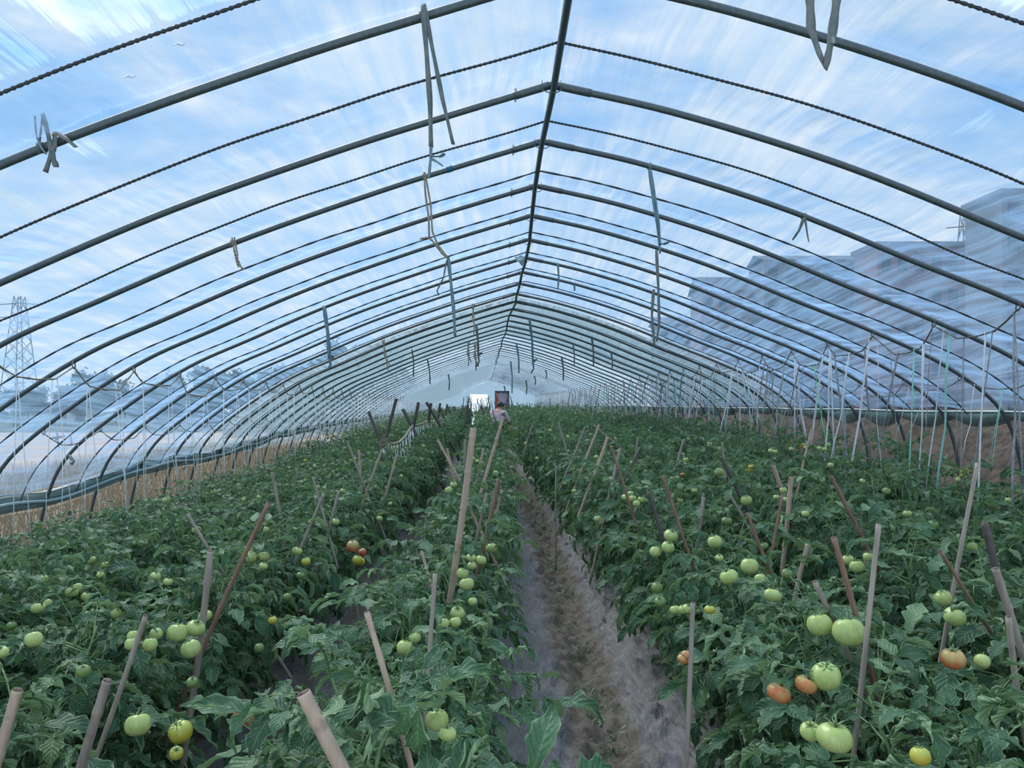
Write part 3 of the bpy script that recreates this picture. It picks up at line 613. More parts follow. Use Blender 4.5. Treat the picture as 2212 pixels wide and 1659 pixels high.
# ------------------------------------------------------------------ tomato rows
ROWS = [  # name, x, canopy height by distance, phrase
    ('a', -3.55, [(0, .55), (6, .56), (12, .62), (20, .95), (60, 1.15)], 'row along the left wall'),
    ('b', -2.80, [(0, .66), (5, .68), (12, .80), (20, 1.02), (60, 1.2)], 'second row from the left wall'),
    ('b2', -2.08, [(0, .80), (5, .78), (12, .98), (20, 1.12), (60, 1.24)], 'third row from the left wall'),
    ('c', -1.36, [(0, .98), (1.6, .95), (3, .82), (6, .92), (12, 1.08), (20, 1.2), (60, 1.28)], 'row left of the middle row'),
    ('d', -0.27, [(0, .90), (1.5, .92), (2.2, .80), (4, .84), (8, 1.0), (14, 1.16), (60, 1.28)], 'narrow middle row'),
    ('e', 1.00, [(0, .98), (2.2, .95), (3.2, .90), (5, 1.0), (9, 1.18), (14, 1.3), (60, 1.32)], 'row right of the path'),
    ('f', 1.76, [(0, 1.0), (3, 1.0), (6, 1.12), (12, 1.28), (60, 1.34)], 'second row right of the path'),
    ('g', 2.56, [(0, 1.05), (4, 1.05), (7, 1.2), (12, 1.3), (60, 1.35)], 'second row from the right wall'),
    ('h', 3.36, [(0, 1.1), (5, 1.12), (8, 1.25), (12, 1.32), (60, 1.35)], 'row along the right wall'),
]
def rowx(r, y): return ROWS[r][1] + float(bend(y)) + (0, 0, 0, .07, .05, -.15, -.08, 0, 0)[r] * min(max((y - 4.5) / 5, 0), 1)
def canopy(r, y): h = ROWS[r][2]; return float(np.interp(y, [a for a, _ in h], [b for _, b in h]))
HW = [.44, .42, .42, .50, .38, .52, .44, .44, .44]
NROW = 9
def surf(x, y):
    best = 0.1
    for r in range(NROW):
        dx = abs(x - rowx(r, y)) / HW[r]
        if dx < 1: best = max(best, canopy(r, y) * (1 - .32 * dx ** 3))
    return best
def march(px, py, off=0.02, dmin=1.0, dmax=45):
    d = dmin
    while d < dmax:
        p = P(px, py, d)
        if p.z < surf(p.x, d) - off: return d
        d += 0.02
    return dmax
def leaflet_T(nv, nu, A, B, tw, lob, seed):
    rs = np.random.RandomState(seed)
    t = np.linspace(0, 1, nv + 1); c = np.linspace(-1, 1, nu + 1)
    w = .27 * np.sin(math.pi * np.clip(t, 0.02, .985) ** .72) ** .8
    T, C = np.meshgrid(t, c, indexing='ij'); Wd = w[:, None] * (1 + lob * np.sin(T * 6.28 * 3 + 1) * np.abs(C))
    Ac = A * (0.7 + .5 * np.sin(T * 5 + rs.rand() * 6))
    yy = Wd * np.sin(C * Ac) / Ac; zz = Wd * (1 - np.cos(C * Ac)) / Ac
    zz = zz + .030 * np.sin(T * 20 + rs.rand() * 6) * np.abs(C) ** 1.5 + .016 * np.sin((T - .3 * np.abs(C)) * 26) * (1 - np.abs(C) * .5)
    th = B * T
    mx = np.where(abs(B) > .01, np.sin(th) / B, T); mz = np.where(abs(B) > .01, -(1 - np.cos(th)) / B, 0)
    a = tw * T; y2 = yy * np.cos(a) - zz * np.sin(a); z2 = yy * np.sin(a) + zz * np.cos(a)
    X = mx + z2 * np.sin(th); Z = mz + z2 * np.cos(th)
    V = np.stack([X, y2, Z], -1).reshape(-1, 3)
    m_ = nu + 1; i = np.arange(nv)[:, None] * m_; j = np.arange(nu)[None]
    Fq = np.stack([i + j, i + m_ + j, i + m_ + j + 1, i + j + 1], -1).reshape(-1, 4)
    return V, Fq, np.stack([T, np.abs(C)], -1).reshape(-1, 2)
def template_set(nv, nu, seed):
    q = random.Random(seed); out = []
    for i in range(14):
        A = [.5, .8, 1.1, 1.4, 1.8, 2.2, 2.6][i % 7] * q.uniform(.9, 1.1); out.append(leaflet_T(nv, nu, A, q.uniform(.3, 2.0), q.uniform(-1.1, 1.1), q.uniform(.08, .28), seed + i))
    return out
T_HI, T_MD, T_LO = template_set(14, 8, 100), template_set(7, 4, 200), template_set(3, 2, 300)
def unit(v): v = np.asarray(v, float); return v / (np.linalg.norm(v) + 1e-9)
class Leaves:
    def __init__(s): s.L = []
    def add(s, p, d, n, size, t): s.L.append((np.asarray(p, float), unit(d), unit(n), size, t))
    def mesh(s, name, TS, clear=None, wid=1.0):
        by = {}
        for p, d, n, sz, t in s.L:
            if clear is not None and len(clear):
                c = p + d * sz * .5; A, Bv = clear[:, :3], clear[:, 3:6]; u = np.clip(((c - A) * Bv).sum(1), 0, clear[:, 6])
                if (np.linalg.norm(c - (A + Bv * u[:, None]), axis=1) < clear[:, 7] + sz * .33).any(): continue
            by.setdefault(t % len(TS), []).append((p, d, n, sz))
        Vs, Fs, Us, o = [], [], [], 0
        for t, L in by.items():
            T, Fq, UVt = TS[t]; Us.append(np.tile(UVt, (len(L), 1))); p = np.array([a[0] for a in L]); d = np.array([a[1] for a in L]); n = np.array([a[2] for a in L]); sz = np.array([a[3] for a in L])
            y = np.cross(n, d); y /= np.linalg.norm(y, axis=1)[:, None] + 1e-9; z = np.cross(d, y)
            V = p[:, None] + sz[:, None, None] * (T[None, :, 0:1] * d[:, None] + wid * T[None, :, 1:2] * y[:, None] + T[None, :, 2:3] * z[:, None])
            k = len(T); FF = Fq[None] + (np.arange(len(L)) * k)[:, None, None] + o
            Vs.append(V.reshape(-1, 3)); Fs.append(FF.reshape(-1, 4)); o += len(L) * k
        return mesh_np(name, np.vstack(Vs), np.vstack(Fs), [M['leaf']], uv=np.vstack(Us))
def grow(q, H, nleaf, spread=1.0, nl=7, small=True, stems=3):
    """one tomato plant, base at the origin, canopy about H high: leaves + stem tubes"""
    LV = Leaves(); st = MB(); thin = MB()
    for s_ in range(stems):
        a0 = q.uniform(0, 6.28); lean = q.uniform(.05, .2) * spread; sh = H * q.uniform(.76, .9)
        cv = [(math.cos(a0) * lean * (t ** 1.3) + .02 * math.sin(t * 7 + s_), math.sin(a0) * lean * (t ** 1.3) + .02 * math.cos(t * 6), sh * t) for t in np.linspace(0, 1, 8)]
        st.tube(cv, np.linspace(.0075, .0035, 8), 5)
        az = q.uniform(0, 6.28); cvn = np.array(cv)
        for i in range(nleaf // stems):
            t = .12 + .88 * (i + q.random() * .6) / (nleaf // stems); t = min(t, 1)
            base = np.array([np.interp(t, np.linspace(0, 1, 8), cvn[:, c]) for c in range(3)])
            az += 2.4 + q.uniform(-.4, .4); el = q.uniform(.25, .95) if t < .9 else q.uniform(.6, 1.25)
            L = q.uniform(.24, .36) * (.80 if t > .85 else .72 + .35 * t); droop = q.uniform(1.0, 2.3) * (1 - .35 * t)
            hd = np.array([math.cos(az) * spread, math.sin(az), 0])
            pts = []; p = base.copy(); e = el; ns = 7; seg = L / ns
            for k in range(ns + 1):
                pts.append(p.copy()); dr = hd * math.cos(e) + np.array([0, 0, math.sin(e)]); p = p + dr * seg; e -= droop / ns
            pts = np.array(pts); pts[:, 2] = np.maximum(pts[:, 2], .05)
            thin.tube(pts[::2] if len(pts) > 4 else pts, [.0032, .0026, .002, .0014][:len(pts[::2])], 3, cap=False)
            tg = np.gradient(pts, axis=0)
            for (tt, szf) in ([(.26, .5), (.46, .75), (.66, .9), (.86, .9)] if nl >= 7 else [(.45, .9), (.8, 1.0)]):
                kx = tt * ns; k0 = int(kx); pp_ = pts[k0] + (pts[min(k0 + 1, ns)] - pts[k0]) * (kx - k0); td = unit(tg[k0]); side = unit(np.cross([0, 0, 1], td) + 1e-6)
                for sg in (-1, 1):
                    if q.random() < .08: continue
                    dd = td * q.uniform(.3, .8) + side * sg * q.uniform(.7, 1.1) + np.array([0, 0, q.uniform(-.35, .25)])
                    nn = np.array([0, 0, 1.0]) + side * q.uniform(-.6, .6) + td * q.uniform(-.5, .5)
                    LV.add(pp_, dd, nn, L * .34 * szf * q.uniform(.8, 1.2), q.randrange(14))
                    if small and q.random() < .35: LV.add(pp_ + td * .02, td * .3 + side * sg, nn, L * .12, q.randrange(14))
            LV.add(pts[-1], tg[-1] + np.array([0, 0, q.uniform(-.01, .03)]), np.array([0, 0, 1.0]) + unit(tg[-1]) * q.uniform(-.3, .6), L * .38 * q.uniform(.85, 1.2), q.randrange(14))
    st.v += thin.v; st.f += [f + st.n for f in thin.f]; st.n += thin.n; st.m += thin.m
    return LV, st
# tomatoes seen in the photograph: x, y, apparent diameter, colour
TOMS = '''298 1565 55 g;390 1581 50 y;381 1627 30 y;528 1545 50 o;482 1528 24 o;383 1366 42 g;423 1357 40 g;412 1401 42 g;443 1331 30 g;324 1392 31 g;284 1391 28 g;337 1369 27 g;288 1374 26 g;73 1381 36 g;83 1314 30 g;102 1304 21 g;155 1279 27 g;186 1289 21 g;167 1270 22 g;25 1352 20 d;3 1409 18 g;415 1474 18 d;252 1325 23 g;363 1257 20 g;336 1245 22 g;227 1220 16 g;217 1242 16 g;542 1203 26 g;570 1202 26 g;569 1223 20 g;527 1190 22 g;661 1213 20 y;649 1243 18 d;589 1340 20 y;702 1399 20 d;691 1417 20 d;642 1190 22 g;95 1250 14 g;137 1173 14 g;152 1175 12 g;199 1210 18 g;762 1180 28 o;783 1193 18 r;772 1210 22 y;780 1213 18 y;1061 1183 26 g;1018 1205 22 g;1039 1210 24 g;1019 1222 20 g;999 1239 26 g;1008 1262 32 g;988 1324 32 g;983 1344 26 g;957 1347 28 g;874 1399 35 g;896 1377 26 g;944 1555 50 g;967 1585 30 g;1021 1299 10 g;1443 1182 28 g;1416 1192 25 g;1449 1157 30 g;1458 1317 22 g;1476 1317 20 g;1475 1424 24 o;1419 1270 26 d;1426 1300 26 d;1619 1223 38 g;1574 1246 40 g;1642 1249 24 g;1669 1286 38 g;1544 1170 32 g;1554 1205 18 g;1851 1224 31 g;1877 1203 24 g;1832 1210 26 g;1771 1349 52 g;1834 1365 66 g;1784 1461 62 g;1683 1497 50 o;1741 1478 46 o;1751 1580 44 g;1803 1593 76 g;2038 1292 35 g;2062 1332 44 g;2059 1423 50 o;2122 1428 26 g;1485 1315 20 g;1988 1633 22 y;1483 1416 14 o;1533 1317 16 y;969 1059 17 g;980 1047 16 g;1071 1021 11 g;1022 992 10 g;1031 996 9 g;867 1028 8 g;915 963 7 g;1192 922 9 g;1188 930 9 g;1179 931 9 g;1136 958 9 g;1288 987 10 g;1351 1074 18 g;1367 1077 16 g;1386 1079 17 g;1375 1088 16 g;1362 1066 14 g;1469 1081 12 g;1452 1034 9 o;1463 1032 10 g;1474 1025 9 o;843 1088 9 g;921 1104 6 g;1554 1019 19 g;1612 1081 24 g;1570 1126 24 d;1666 974 13 g;1675 976 9 g;1740 967 10 g;1770 969 12 g;1782 971 11 g;1789 961 10 g;1692 1059 15 g;1697 1079 12 g;1794 1005 13 g;1481 993 12 g;1483 1005 11 g;1677 1074 12 g;1863 1039 11 g;1918 1012 14 g;2178 1081 14 g;2015 1135 24 d;360 1081 18 g;535 1130 13 g;571 1133 13 d;725 1127 18 g;485 1074 10 g;526 1079 9 g;559 1074 8 g;658 1039 8 g;707 1032 7 g;680 1007 7 g;575 1144 10 g;539 1189 12 g;1240 940 7 g;1365 1000 8 g;1320 1035 9 g;1160 990 7 g;1500 1060 14 g;1740 1110 16 g;1960 1110 18 g;2100 1180 20 g;1650 1180 20 d;1700 1240 24 d;1290 1120 14 g;1240 1060 10 g;620 1290 18 d;560 1400 20 d;180 1450 22 d;820 1120 14 g;740 1060 10 g;910 1130 13 g'''
toms = []
for s_ in TOMS.split(';'):
    a = s_.split(); px, py, dia = float(a[0]), float(a[1]), float(a[2]); d = march(px, py); real = dia * d / F
    if real > .085 or real < .035: 
        d2 = min(max(real, .04), .08) / dia * F; d = d2 if real > .085 else d
    d = max(d, 1.25); toms.append([P(px, py, d), max(.036, min(dia * d / F, .088)), a[3]])
def tom_mesh(name, mat, ribs, sq, seed):
    nu, nv = 28, 16; V = []
    for i in range(nv + 1):
        th = math.pi * i / nv; 
        for j in range(nu):
            ph = 2 * math.pi * j / nu; r = 1 + (.045 * math.cos(ribs * ph + seed) + .03 * math.cos(2 * ph + seed * 2)) * (math.sin(th) ** .6) * (.6 + .5 * math.cos(th))
            z = math.cos(th) * sq; z -= .22 * math.exp(-(th / .38) ** 2); z += .06 * math.exp(-((math.pi - th) / .3) ** 2)
            V.append((r * math.sin(th) ** .92 * math.cos(ph), r * math.sin(th) ** .92 * math.sin(ph), z))
    Fq = [[i * nu + j, (i + 1) * nu + j, (i + 1) * nu + (j + 1) % nu, i * nu + (j + 1) % nu] for i in range(nv) for j in range(nu)]
    return mesh_np(name, V, Fq, [mat])
KEY = {'g': 't_green', 'y': 't_yellow', 'o': 't_orange', 'r': 't_red', 'd': 't_dark'}
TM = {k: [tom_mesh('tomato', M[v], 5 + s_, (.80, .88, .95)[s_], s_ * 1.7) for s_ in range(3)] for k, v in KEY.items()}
cm = MB()
for i in range(6):
    a = i * math.pi / 3; c, s_ = math.cos(a), math.sin(a)
    cm.ribbon([(c * .06, s_ * .06, .68), (c * .3, s_ * .3, .80), (c * .55, s_ * .55, .80 + .1 * (i % 2)), (c * .72, s_ * .72, .92)], [.18, .16, .09, .02], side=(-s_, c, 0), th=.012)
cm.tube([(0, 0, .6), (0.02, .02, .9), (.12, .05, 1.25)], .07, 5)
calyx_me = cm.mesh('calyx', M['stem'])
VAR = []
for v in range(7):
    q = random.Random(500 + v); LV, st = grow(q, 1.0, 54, nl=7, small=False); VAR.append((LV.mesh('foliage', T_MD), st.mesh('stem', M['stem'])))
VFAR = []
for v in range(4):
    q = random.Random(700 + v); LV, st = grow(q, 1.0, 36, nl=5, small=False); VFAR.append(LV)
SP = .42; plants = []; cand = []
for r in range(NROW):
    y = .86 + .13 * (r * 37 % 5) / 2; i = 0
    while y < YF - .5:
        x = ROWS[r][1]
        if abs(x) - .55 < .72 * y + .25: cand.append((y, r, i)); i += 1
        y += SP * R.uniform(.92, 1.08)
cand.sort(); ind, rest = cand[:300], cand[300:]
PL_ = []
for y, r, i in ind:
    x = rowx(r, y) + R.uniform(-.05, .05); z = float(ground_h(np.array(x), np.array(y))) - .02; H = canopy(r, y) * R.uniform(.94, 1.05)
    PL_.append(dict(x=x, y=y, z=z, H=H, r=r, i=i, t=[]))
for T in toms:
    b = min(PL_, key=lambda p: (p['x'] - T[0].x) ** 2 + (p['y'] - T[0].y) ** 2 * .8); b['t'].append(T)
for p in PL_:   # a few fruits hang where the photograph is too fine to read them singly
    if not p['t'] and p['y'] > 5 and R.random() < .5:
        a = R.uniform(0, 6.28); p['t'].append([Vector((p['x'] + math.cos(a) * .22, p['y'] - abs(math.sin(a)) * .22, p['H'] * R.uniform(.72, .95))), R.uniform(.045, .065), R.choice('ggggggyo')])
clr_all = []
camv = np.array([0, 0, CAMZ])
for p in PL_:
    for T in p['t']:
        c = np.array(T[0]); u = unit(camv - c); clr_all.append(np.concatenate([c, u, [min(.36, np.linalg.norm(camv - c) * .25), T[1] * .34]]))
clr_all = np.array(clr_all)
HERO = [((1062, 1695), (1050, 1472), .2, 2), ((1148, 1675), (1196, 1530), .3, 4), ((1240, 1695), (1345, 1632), .5, 3), ((1205, 1705), (1195, 1628), .3, 2), ((795, 1468), (762, 1582), .15, 5), ((905, 1535), (893, 1640), .15, 4), ((885, 1528), (840, 1605), .2, 3),
        ((985, 1695), (1005, 1590), .2, 3), ((790, 1655), (803, 1565), .15, 6), ((930, 1695), (915, 1600), .1, 2), ((740, 1530), (690, 1518), .4, 9), ((860, 1560), (770, 1500), .4, 2), ((1000, 1665), (1042, 1555), .2, 5)]
for p in PL_:
    lab = 'leafy tomato plant, %s from the camera in the %s' % (ordw(p['i'] + 1), ROWS[p['r']][3]) if p['i'] < 16 else 'leafy tomato plant far along the %s' % ROWS[p['r']][3]
    o = thing('tomato_plant', lab, 'plant', (p['x'], p['y'], p['z']), 'staked tomato plants in the rows')
    near = p['y'] < 5.2
    if near:
        q = random.Random(int(p['y'] * 1000) + p['r']); LV, st = grow(q, p['H'], 72 if p['y'] < 3.5 else 60, nl=7, stems=3)
        if p['r'] == 4 and p['i'] == 0:
            for (x0, y0), (x1, y1), nn, t in HERO:
                d = 1.18 if x0 > 600 else 1.5
                if (x0 > 600) != (p['r'] == 4): continue
                a, b = P(x0, y0, d), P(x1, y1, d + nn * .12); LV.add(np.array(a) - (p['x'], p['y'], p['z']), np.array(b - a), (-.2 + nn, -1, .6 + nn), (b - a).length * 1.12, t)
        clr = clr_all[np.linalg.norm(clr_all[:, :3] - np.array([p['x'], p['y'], .7]), axis=1) < 1.3].copy() if len(clr_all) else clr_all
        if len(clr): clr[:, :3] -= (p['x'], p['y'], p['z'])
        link('foliage', LV.mesh('foliage', T_HI if p['y'] < 3.0 else T_MD, clr), o); st.obj('stem', M['stem'], o)
    else:
        v = R.randrange(7); s_ = R.choice((-1, 1)); fo = link('foliage', VAR[v][0], o); so_ = link('stem', VAR[v][1], o)
        for c in (fo, so_): c.scale = (1.0, 1.0, p['H']); c.rotation_euler = (0, 0, R.uniform(0, 6.28))
        so_.rotation_euler = fo.rotation_euler
    for T in p['t']:
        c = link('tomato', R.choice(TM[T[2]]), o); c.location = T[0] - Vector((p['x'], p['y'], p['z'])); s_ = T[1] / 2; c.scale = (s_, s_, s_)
        c.rotation_euler = (R.uniform(-.45, .3), R.uniform(-.4, .4), R.uniform(0, 6.28))
        if T[2] in 'or': c['label'] = 'ripening orange red tomato'
        elif T[2] == 'y': c['label'] = 'yellowing tomato'
        if T[0].y < 12: link('calyx', calyx_me, c)
Vs, Fs, off_ = [], [], 0
protoF = [LV.mesh('far', T_LO, wid=1.15) for LV in VFAR]; PF = []
for me in protoF:
    a = np.empty(len(me.vertices) * 3, np.float32); me.vertices.foreach_get('co', a); b = np.empty(len(me.loops), np.int32); me.loops.foreach_get('vertex_index', b); PF.append((a.reshape(-1, 3), b.reshape(-1, 4)))
for y, r, i in rest:
    V0, F0 = PF[R.randrange(4)]; a = R.uniform(0, 6.28); c, s_ = math.cos(a), math.sin(a); H = canopy(r, y) * R.uniform(.92, 1.07)
    V1 = np.stack([V0[:, 0] * c - V0[:, 1] * s_ + rowx(r, y), V0[:, 0] * s_ + V0[:, 1] * c + y, V0[:, 2] * H + .1], 1); Vs.append(V1); Fs.append(F0 + off_); off_ += len(V0)
o = link('distant_foliage', mesh_np('distant_foliage', np.vstack(Vs), np.vstack(Fs), [M['leaf']])); tag(o, 'dense green tomato plants filling the far half of the tunnel', 'plants', kind='stuff')
# a yellow blossom spray and a yellowed leaf
def yl(px, py, d, n, s_, lab):
    LV = Leaves(); q = random.Random(px)
    for _ in range(n): LV.add(P(px + q.uniform(-14, 14), py + q.uniform(-10, 10), d), (q.uniform(-1, 1), q.uniform(-.4, .4), q.uniform(-.6, .4)), (0, -.6, 1), s_, q.randrange(14))
    me = LV.mesh('yellow_leaf', T_MD); me.materials.clear(); me.materials.append(M['yellow']); tag(link('yellow_leaf', me), lab, 'leaf')
yl(1617, 1012, 4.6, 5, .05, 'yellowed leaf caught among the plants on the right'); yl(2075, 1022, 4.0, 7, .028, 'small yellow blossoms beside a tall grey pole')
# ------------------------------------------------------------------ stakes
STK = '''655 1497 735 1659 32 t 1.3;1023 925 982 1220 14 t 0;792 1322 885 1659 13 t 1.6;940 1240 918 1540 10 g 1.75;580 1087 470 1335 10 r 0;455 1190 436 1340 14 g 0;315 1330 225 1580 11 g 1.9;232 1470 200 1580 20 g 1.7;38 1490 5 1600 22 t 1.5;405 1110 452 1185 7 g 0;700 1065 660 1160 7 g 0;675 1030 706 1140 5 g 0;732 1060 708 1150 6 g 0;588 1020 602 1100 7 g 0;945 950 990 1035 6 t 0;966 969 981 1035 5 t 0;1088 900 1055 1010 7 t 6.0;1077 1035 1045 1175 9 r 0;1052 1065 1040 1115 7 g 0;1007 1085 1020 1112 7 t 0;910 1190 925 1245 7 t 0;1264 922 1246 967 4 g 0;1295 918 1273 974 5 t 0;1313 944 1291 1005 7 t 0;1281 918 1333 962 4 g 0;1319 962 1357 1083 6 r 0;1340 969 1326 1030 6 g 0;1385 965 1355 1023 4 d 0;1206 913 1221 962 4 g 0;1431 1027 1482 1175 7 r 0;1402 1065 1424 1135 8 d 0;1477 949 1467 990 5 g 0;1201 1005 1201 1040 3 g 0;1520 1074 1513 1125 8 g 0;1614 1108 1645 1190 7 r 0;1690 1070 1666 1195 6 r 0;1709 1030 1703 1092 10 t 0;1670 1005 1684 1043 9 t 0;1795 1029 1842 1120 9 r 0;1898 1132 1872 1372 11 g 0;1577 1070 1605 1120 6 g 0;1558 987 1602 1076 8 d 0;1754 927 1736 1003 5 t 0;1801 1161 1847 1332 12 r 0;1745 1175 1735 1215 9 t 0;1760 1256 1790 1323 12 g 0;2112 1000 2062 1263 9 g 0;2031 1190 2086 1278 8 r 0;2127 1132 2153 1228 16 d 0;2150 1228 2212 1425 16 g 0;2178 1332 2208 1544 13 g 1.9;1497 1302 1483 1623 10 g 0;750 952 779 1027 4 g 0;775 972 777 1009 5 t 0;825 973 803 1034 5 t 0;857 982 842 1034 5 t 0;1004 949 1004 1011 5 g 0;1044 969 1036 1010 5 t 0;768 1290 775 1330 6 t 0;1085 1058 1075 1095 6 t 0;1150 915 1140 950 3 g 0;1378 945 1372 990 4 g 0;1560 955 1566 1000 4 g 0;640 1010 645 1050 4 g 0'''
SM = {'t': ('b_tan', 'tan'), 'g': ('b_grey', 'grey'), 'r': ('b_red', 'reddish brown'), 'd': ('b_dark', 'dark brown')}
def stake(pt, pb, r, mat, seed, end=True):
    q = random.Random(seed); pt, pb = Vector(pt), Vector(pb); d = (pb - pt); vis = pb.copy(); row = min(range(NROW), key=lambda q_: abs(rowx(q_, pb.y) - pb.x))
    if d.z < -.01: pb = pt + d * ((pt.z - .06) / -d.z)
    lim = .34 if abs(vis.x - rowx(row, vis.y)) < .34 else abs(vis.x - rowx(row, vis.y)) + .06
    for _ in range(60):
        if end and abs(pb.x - rowx(row, pb.y)) > lim and pb.z < vis.z - .25: pb = pb.lerp(vis, .06)
    if (pb - pt).length > 2.6: pb = pt + (pb - pt).normalized() * 2.6
    L = (pb - pt).length; n = max(8, int(L / (.008 if r > .009 else .02))); sp = q.uniform(.15, .24); side = Vector((q.uniform(-1, 1), q.uniform(-1, 1), 0)) * .006
    pts, rr = [], []; ph = q.uniform(0, sp)
    for i in range(n + 1):
        t = i / n; s_ = t * L; pts.append(pt.lerp(pb, t) + side * math.sin(t * 5)); dn = abs(((s_ + ph) % sp) - sp / 2); rr.append(r * (1 + .05 * t) * (1 + .15 * math.exp(-(dn / .007) ** 2)))
    m = MB(); m.tube(pts, rr, 9); return m, pts
stakes = []
for j, s_ in enumerate(STK.split(';')):
    a = s_.split(); x0, y0, x1, y1, w_, c, d = float(a[0]), float(a[1]), float(a[2]), float(a[3]), float(a[4]), a[5], float(a[6])
    if d == 0: d = march(x1, y1, .0)
    r = min(max(w_ * d / F / 2, .0035), .017)
    stakes.append((d, x0, y0, x1, y1, r, c, j))
stakes.sort(); cnt = {}
for d, x0, y0, x1, y1, r, c, j in stakes:
    pt, pb = P(x0, y0, d), P(x1, y1, d); m, pts = stake(pt, pb, r, M[SM[c][0]], j)
    row = min(range(NROW), key=lambda q: abs(rowx(q, d) - pb.x)); key = (c, row); cnt[key] = cnt.get(key, 0) + 1
    lean = 'leaning right' if x0 - x1 > 12 else ('leaning left' if x1 - x0 > 12 else 'upright')
    lab = '%s %s stake from camera in %s, %s' % (ordw(cnt[key]), SM[c][1], ROWS[row][3], lean)
    if j == 0: lab = 'thick tan cane end closest to the camera, bottom centre'
    if j == 1: lab = 'tall straight jointed bamboo pole standing out of the middle row'
    o = tag(m.obj('bamboo_stake', M[SM[c][0]]), lab, 'stake', 'bamboo stakes holding up the plants')
    if r > .006:
        dr = (pts[0] - pts[1]).normalized(); MB().tube([pts[0] - dr * .001, pts[0] + dr * .0015], r * .93, 9).obj('cut_end', M['cut'], o)
# crossed poles with a straw rope in the third row
XF = [((796, 889), (826, 962), (856, 861), (830, 957), 9.0, 7), ((870, 884), (890, 922), (904, 869), (892, 922), 12.0, 7), ((921, 869), (944, 908), (931, 871), (924, 914), 15.5, 6), ((952, 882), (960, 905), (951, 871), (945, 912), 19, 5), ((968, 878), (975, 900), (966, 873), (962, 905), 23, 4), ((980, 878), (985, 890), (1001, 880), (996, 893), 27, 4)]
for j, (a, b, c, e, d, w_) in enumerate(XF):
    for q, (s_, t_) in enumerate(((a, b), (c, e))):
        m, _ = stake(P(*s_, d), P(*t_, d + (.02 if q else -.02)), w_ * d / F / 2, None, 300 + j * 2 + q, False)
        tag(m.obj('crossed_pole', M['b_dark']), 'dark pole leaning %s in the %s crossed pair from the camera' % ('right' if q else 'left', ordw(j + 1)), 'pole', 'crossed dark poles carrying the straw rope')
brd = MB().box(P(828, 955, 8.9), (.125, .02, .075), Matrix.Rotation(-.45, 3, 'Y')).obj('small_board', M['wood'], smooth=False); tag(brd, 'small rusty board tied across the nearest pair of crossed poles', 'board')
rp = [(836, 958, 9.0), (850, 959, 9.3), (862, 956, 9.7), (875, 944, 10.4), (883, 931, 11.2), (892, 919, 12.0), (900, 919, 12.6), (911, 916, 13.6), (924, 910, 15.5), (934, 912, 17), (945, 906, 19), (955, 902, 21), (965, 899, 23), (977, 903, 25), (989, 898, 27), (999, 892, 30)]
rpp = [P(*q) for q in rp]; RP = np.array([tuple(v) for v in rpp]); tt = np.linspace(0, len(rp) - 1, 420); RPI = np.stack([np.interp(tt, range(len(rp)), RP[:, c]) for c in range(3)], 1)
tag(MB().tube(RPI, .016, 6, True, 0, 70, .35).obj('straw_rope', M['rope_tan']), 'thick straw rope slung between the crossed dark poles', 'rope')
rs_ = random.Random(9)
for j in range(44):
    t_ = j / 44 * (len(rp) - 2) + .3; b = np.array([np.interp(t_, range(len(rp)), RP[:, c]) for c in range(3)]); e = b + np.array([rs_.uniform(-.09, .09), rs_.uniform(-.1, .1), -(b[2] - canopy(3, b[1]) * .72) - rs_.uniform(0, .15)])
    m = MB().tube([b + (0, 0, .01), (b + e) / 2 + (.004, 0, 0), e], .0045 if b[1] < 14 else .007, 4)
    tag(m.obj('twine_string', M['twine']), '%s white string from the near end of the straw rope' % ordw(j + 1), 'string', 'white strings hanging from the straw rope')
wt = MB().ribbon([P(826, 968, 8.85), P(829, 977, 8.85), P(833, 984, 8.85)], [.02, .04, .025], th=.006); tag(wt.obj('white_rag', M['s_white']), 'white plastic rag knotted under the small board', 'rag')
wt = MB().ribbon([P(890, 932, 11.8), P(892, 938, 11.8), P(891, 943, 11.8)], [.02, .04, .02], th=.006); tag(wt.obj('white_rag', M['s_white']), 'white plastic rag under the second pair of crossed poles', 'rag')
# far stakes, dark against the pale end
fs = random.Random(31)
for j in range(46):
    d = fs.uniform(24, 46); px = fs.choice([fs.uniform(1000, 1062), fs.uniform(1095, 1235), fs.uniform(985, 1120)]); top = fs.uniform(853, 876); ln = fs.uniform(-7, 7)
    m, _ = stake(P(px, top, d), P(px + ln, top + 22, d), .014, None, 400 + j)
    tag(m.obj('crossed_pole', M['b_dark']), 'thin dark stake tip above the distant plants near the end wall', 'pole', 'thin dark stakes far down the tunnel')
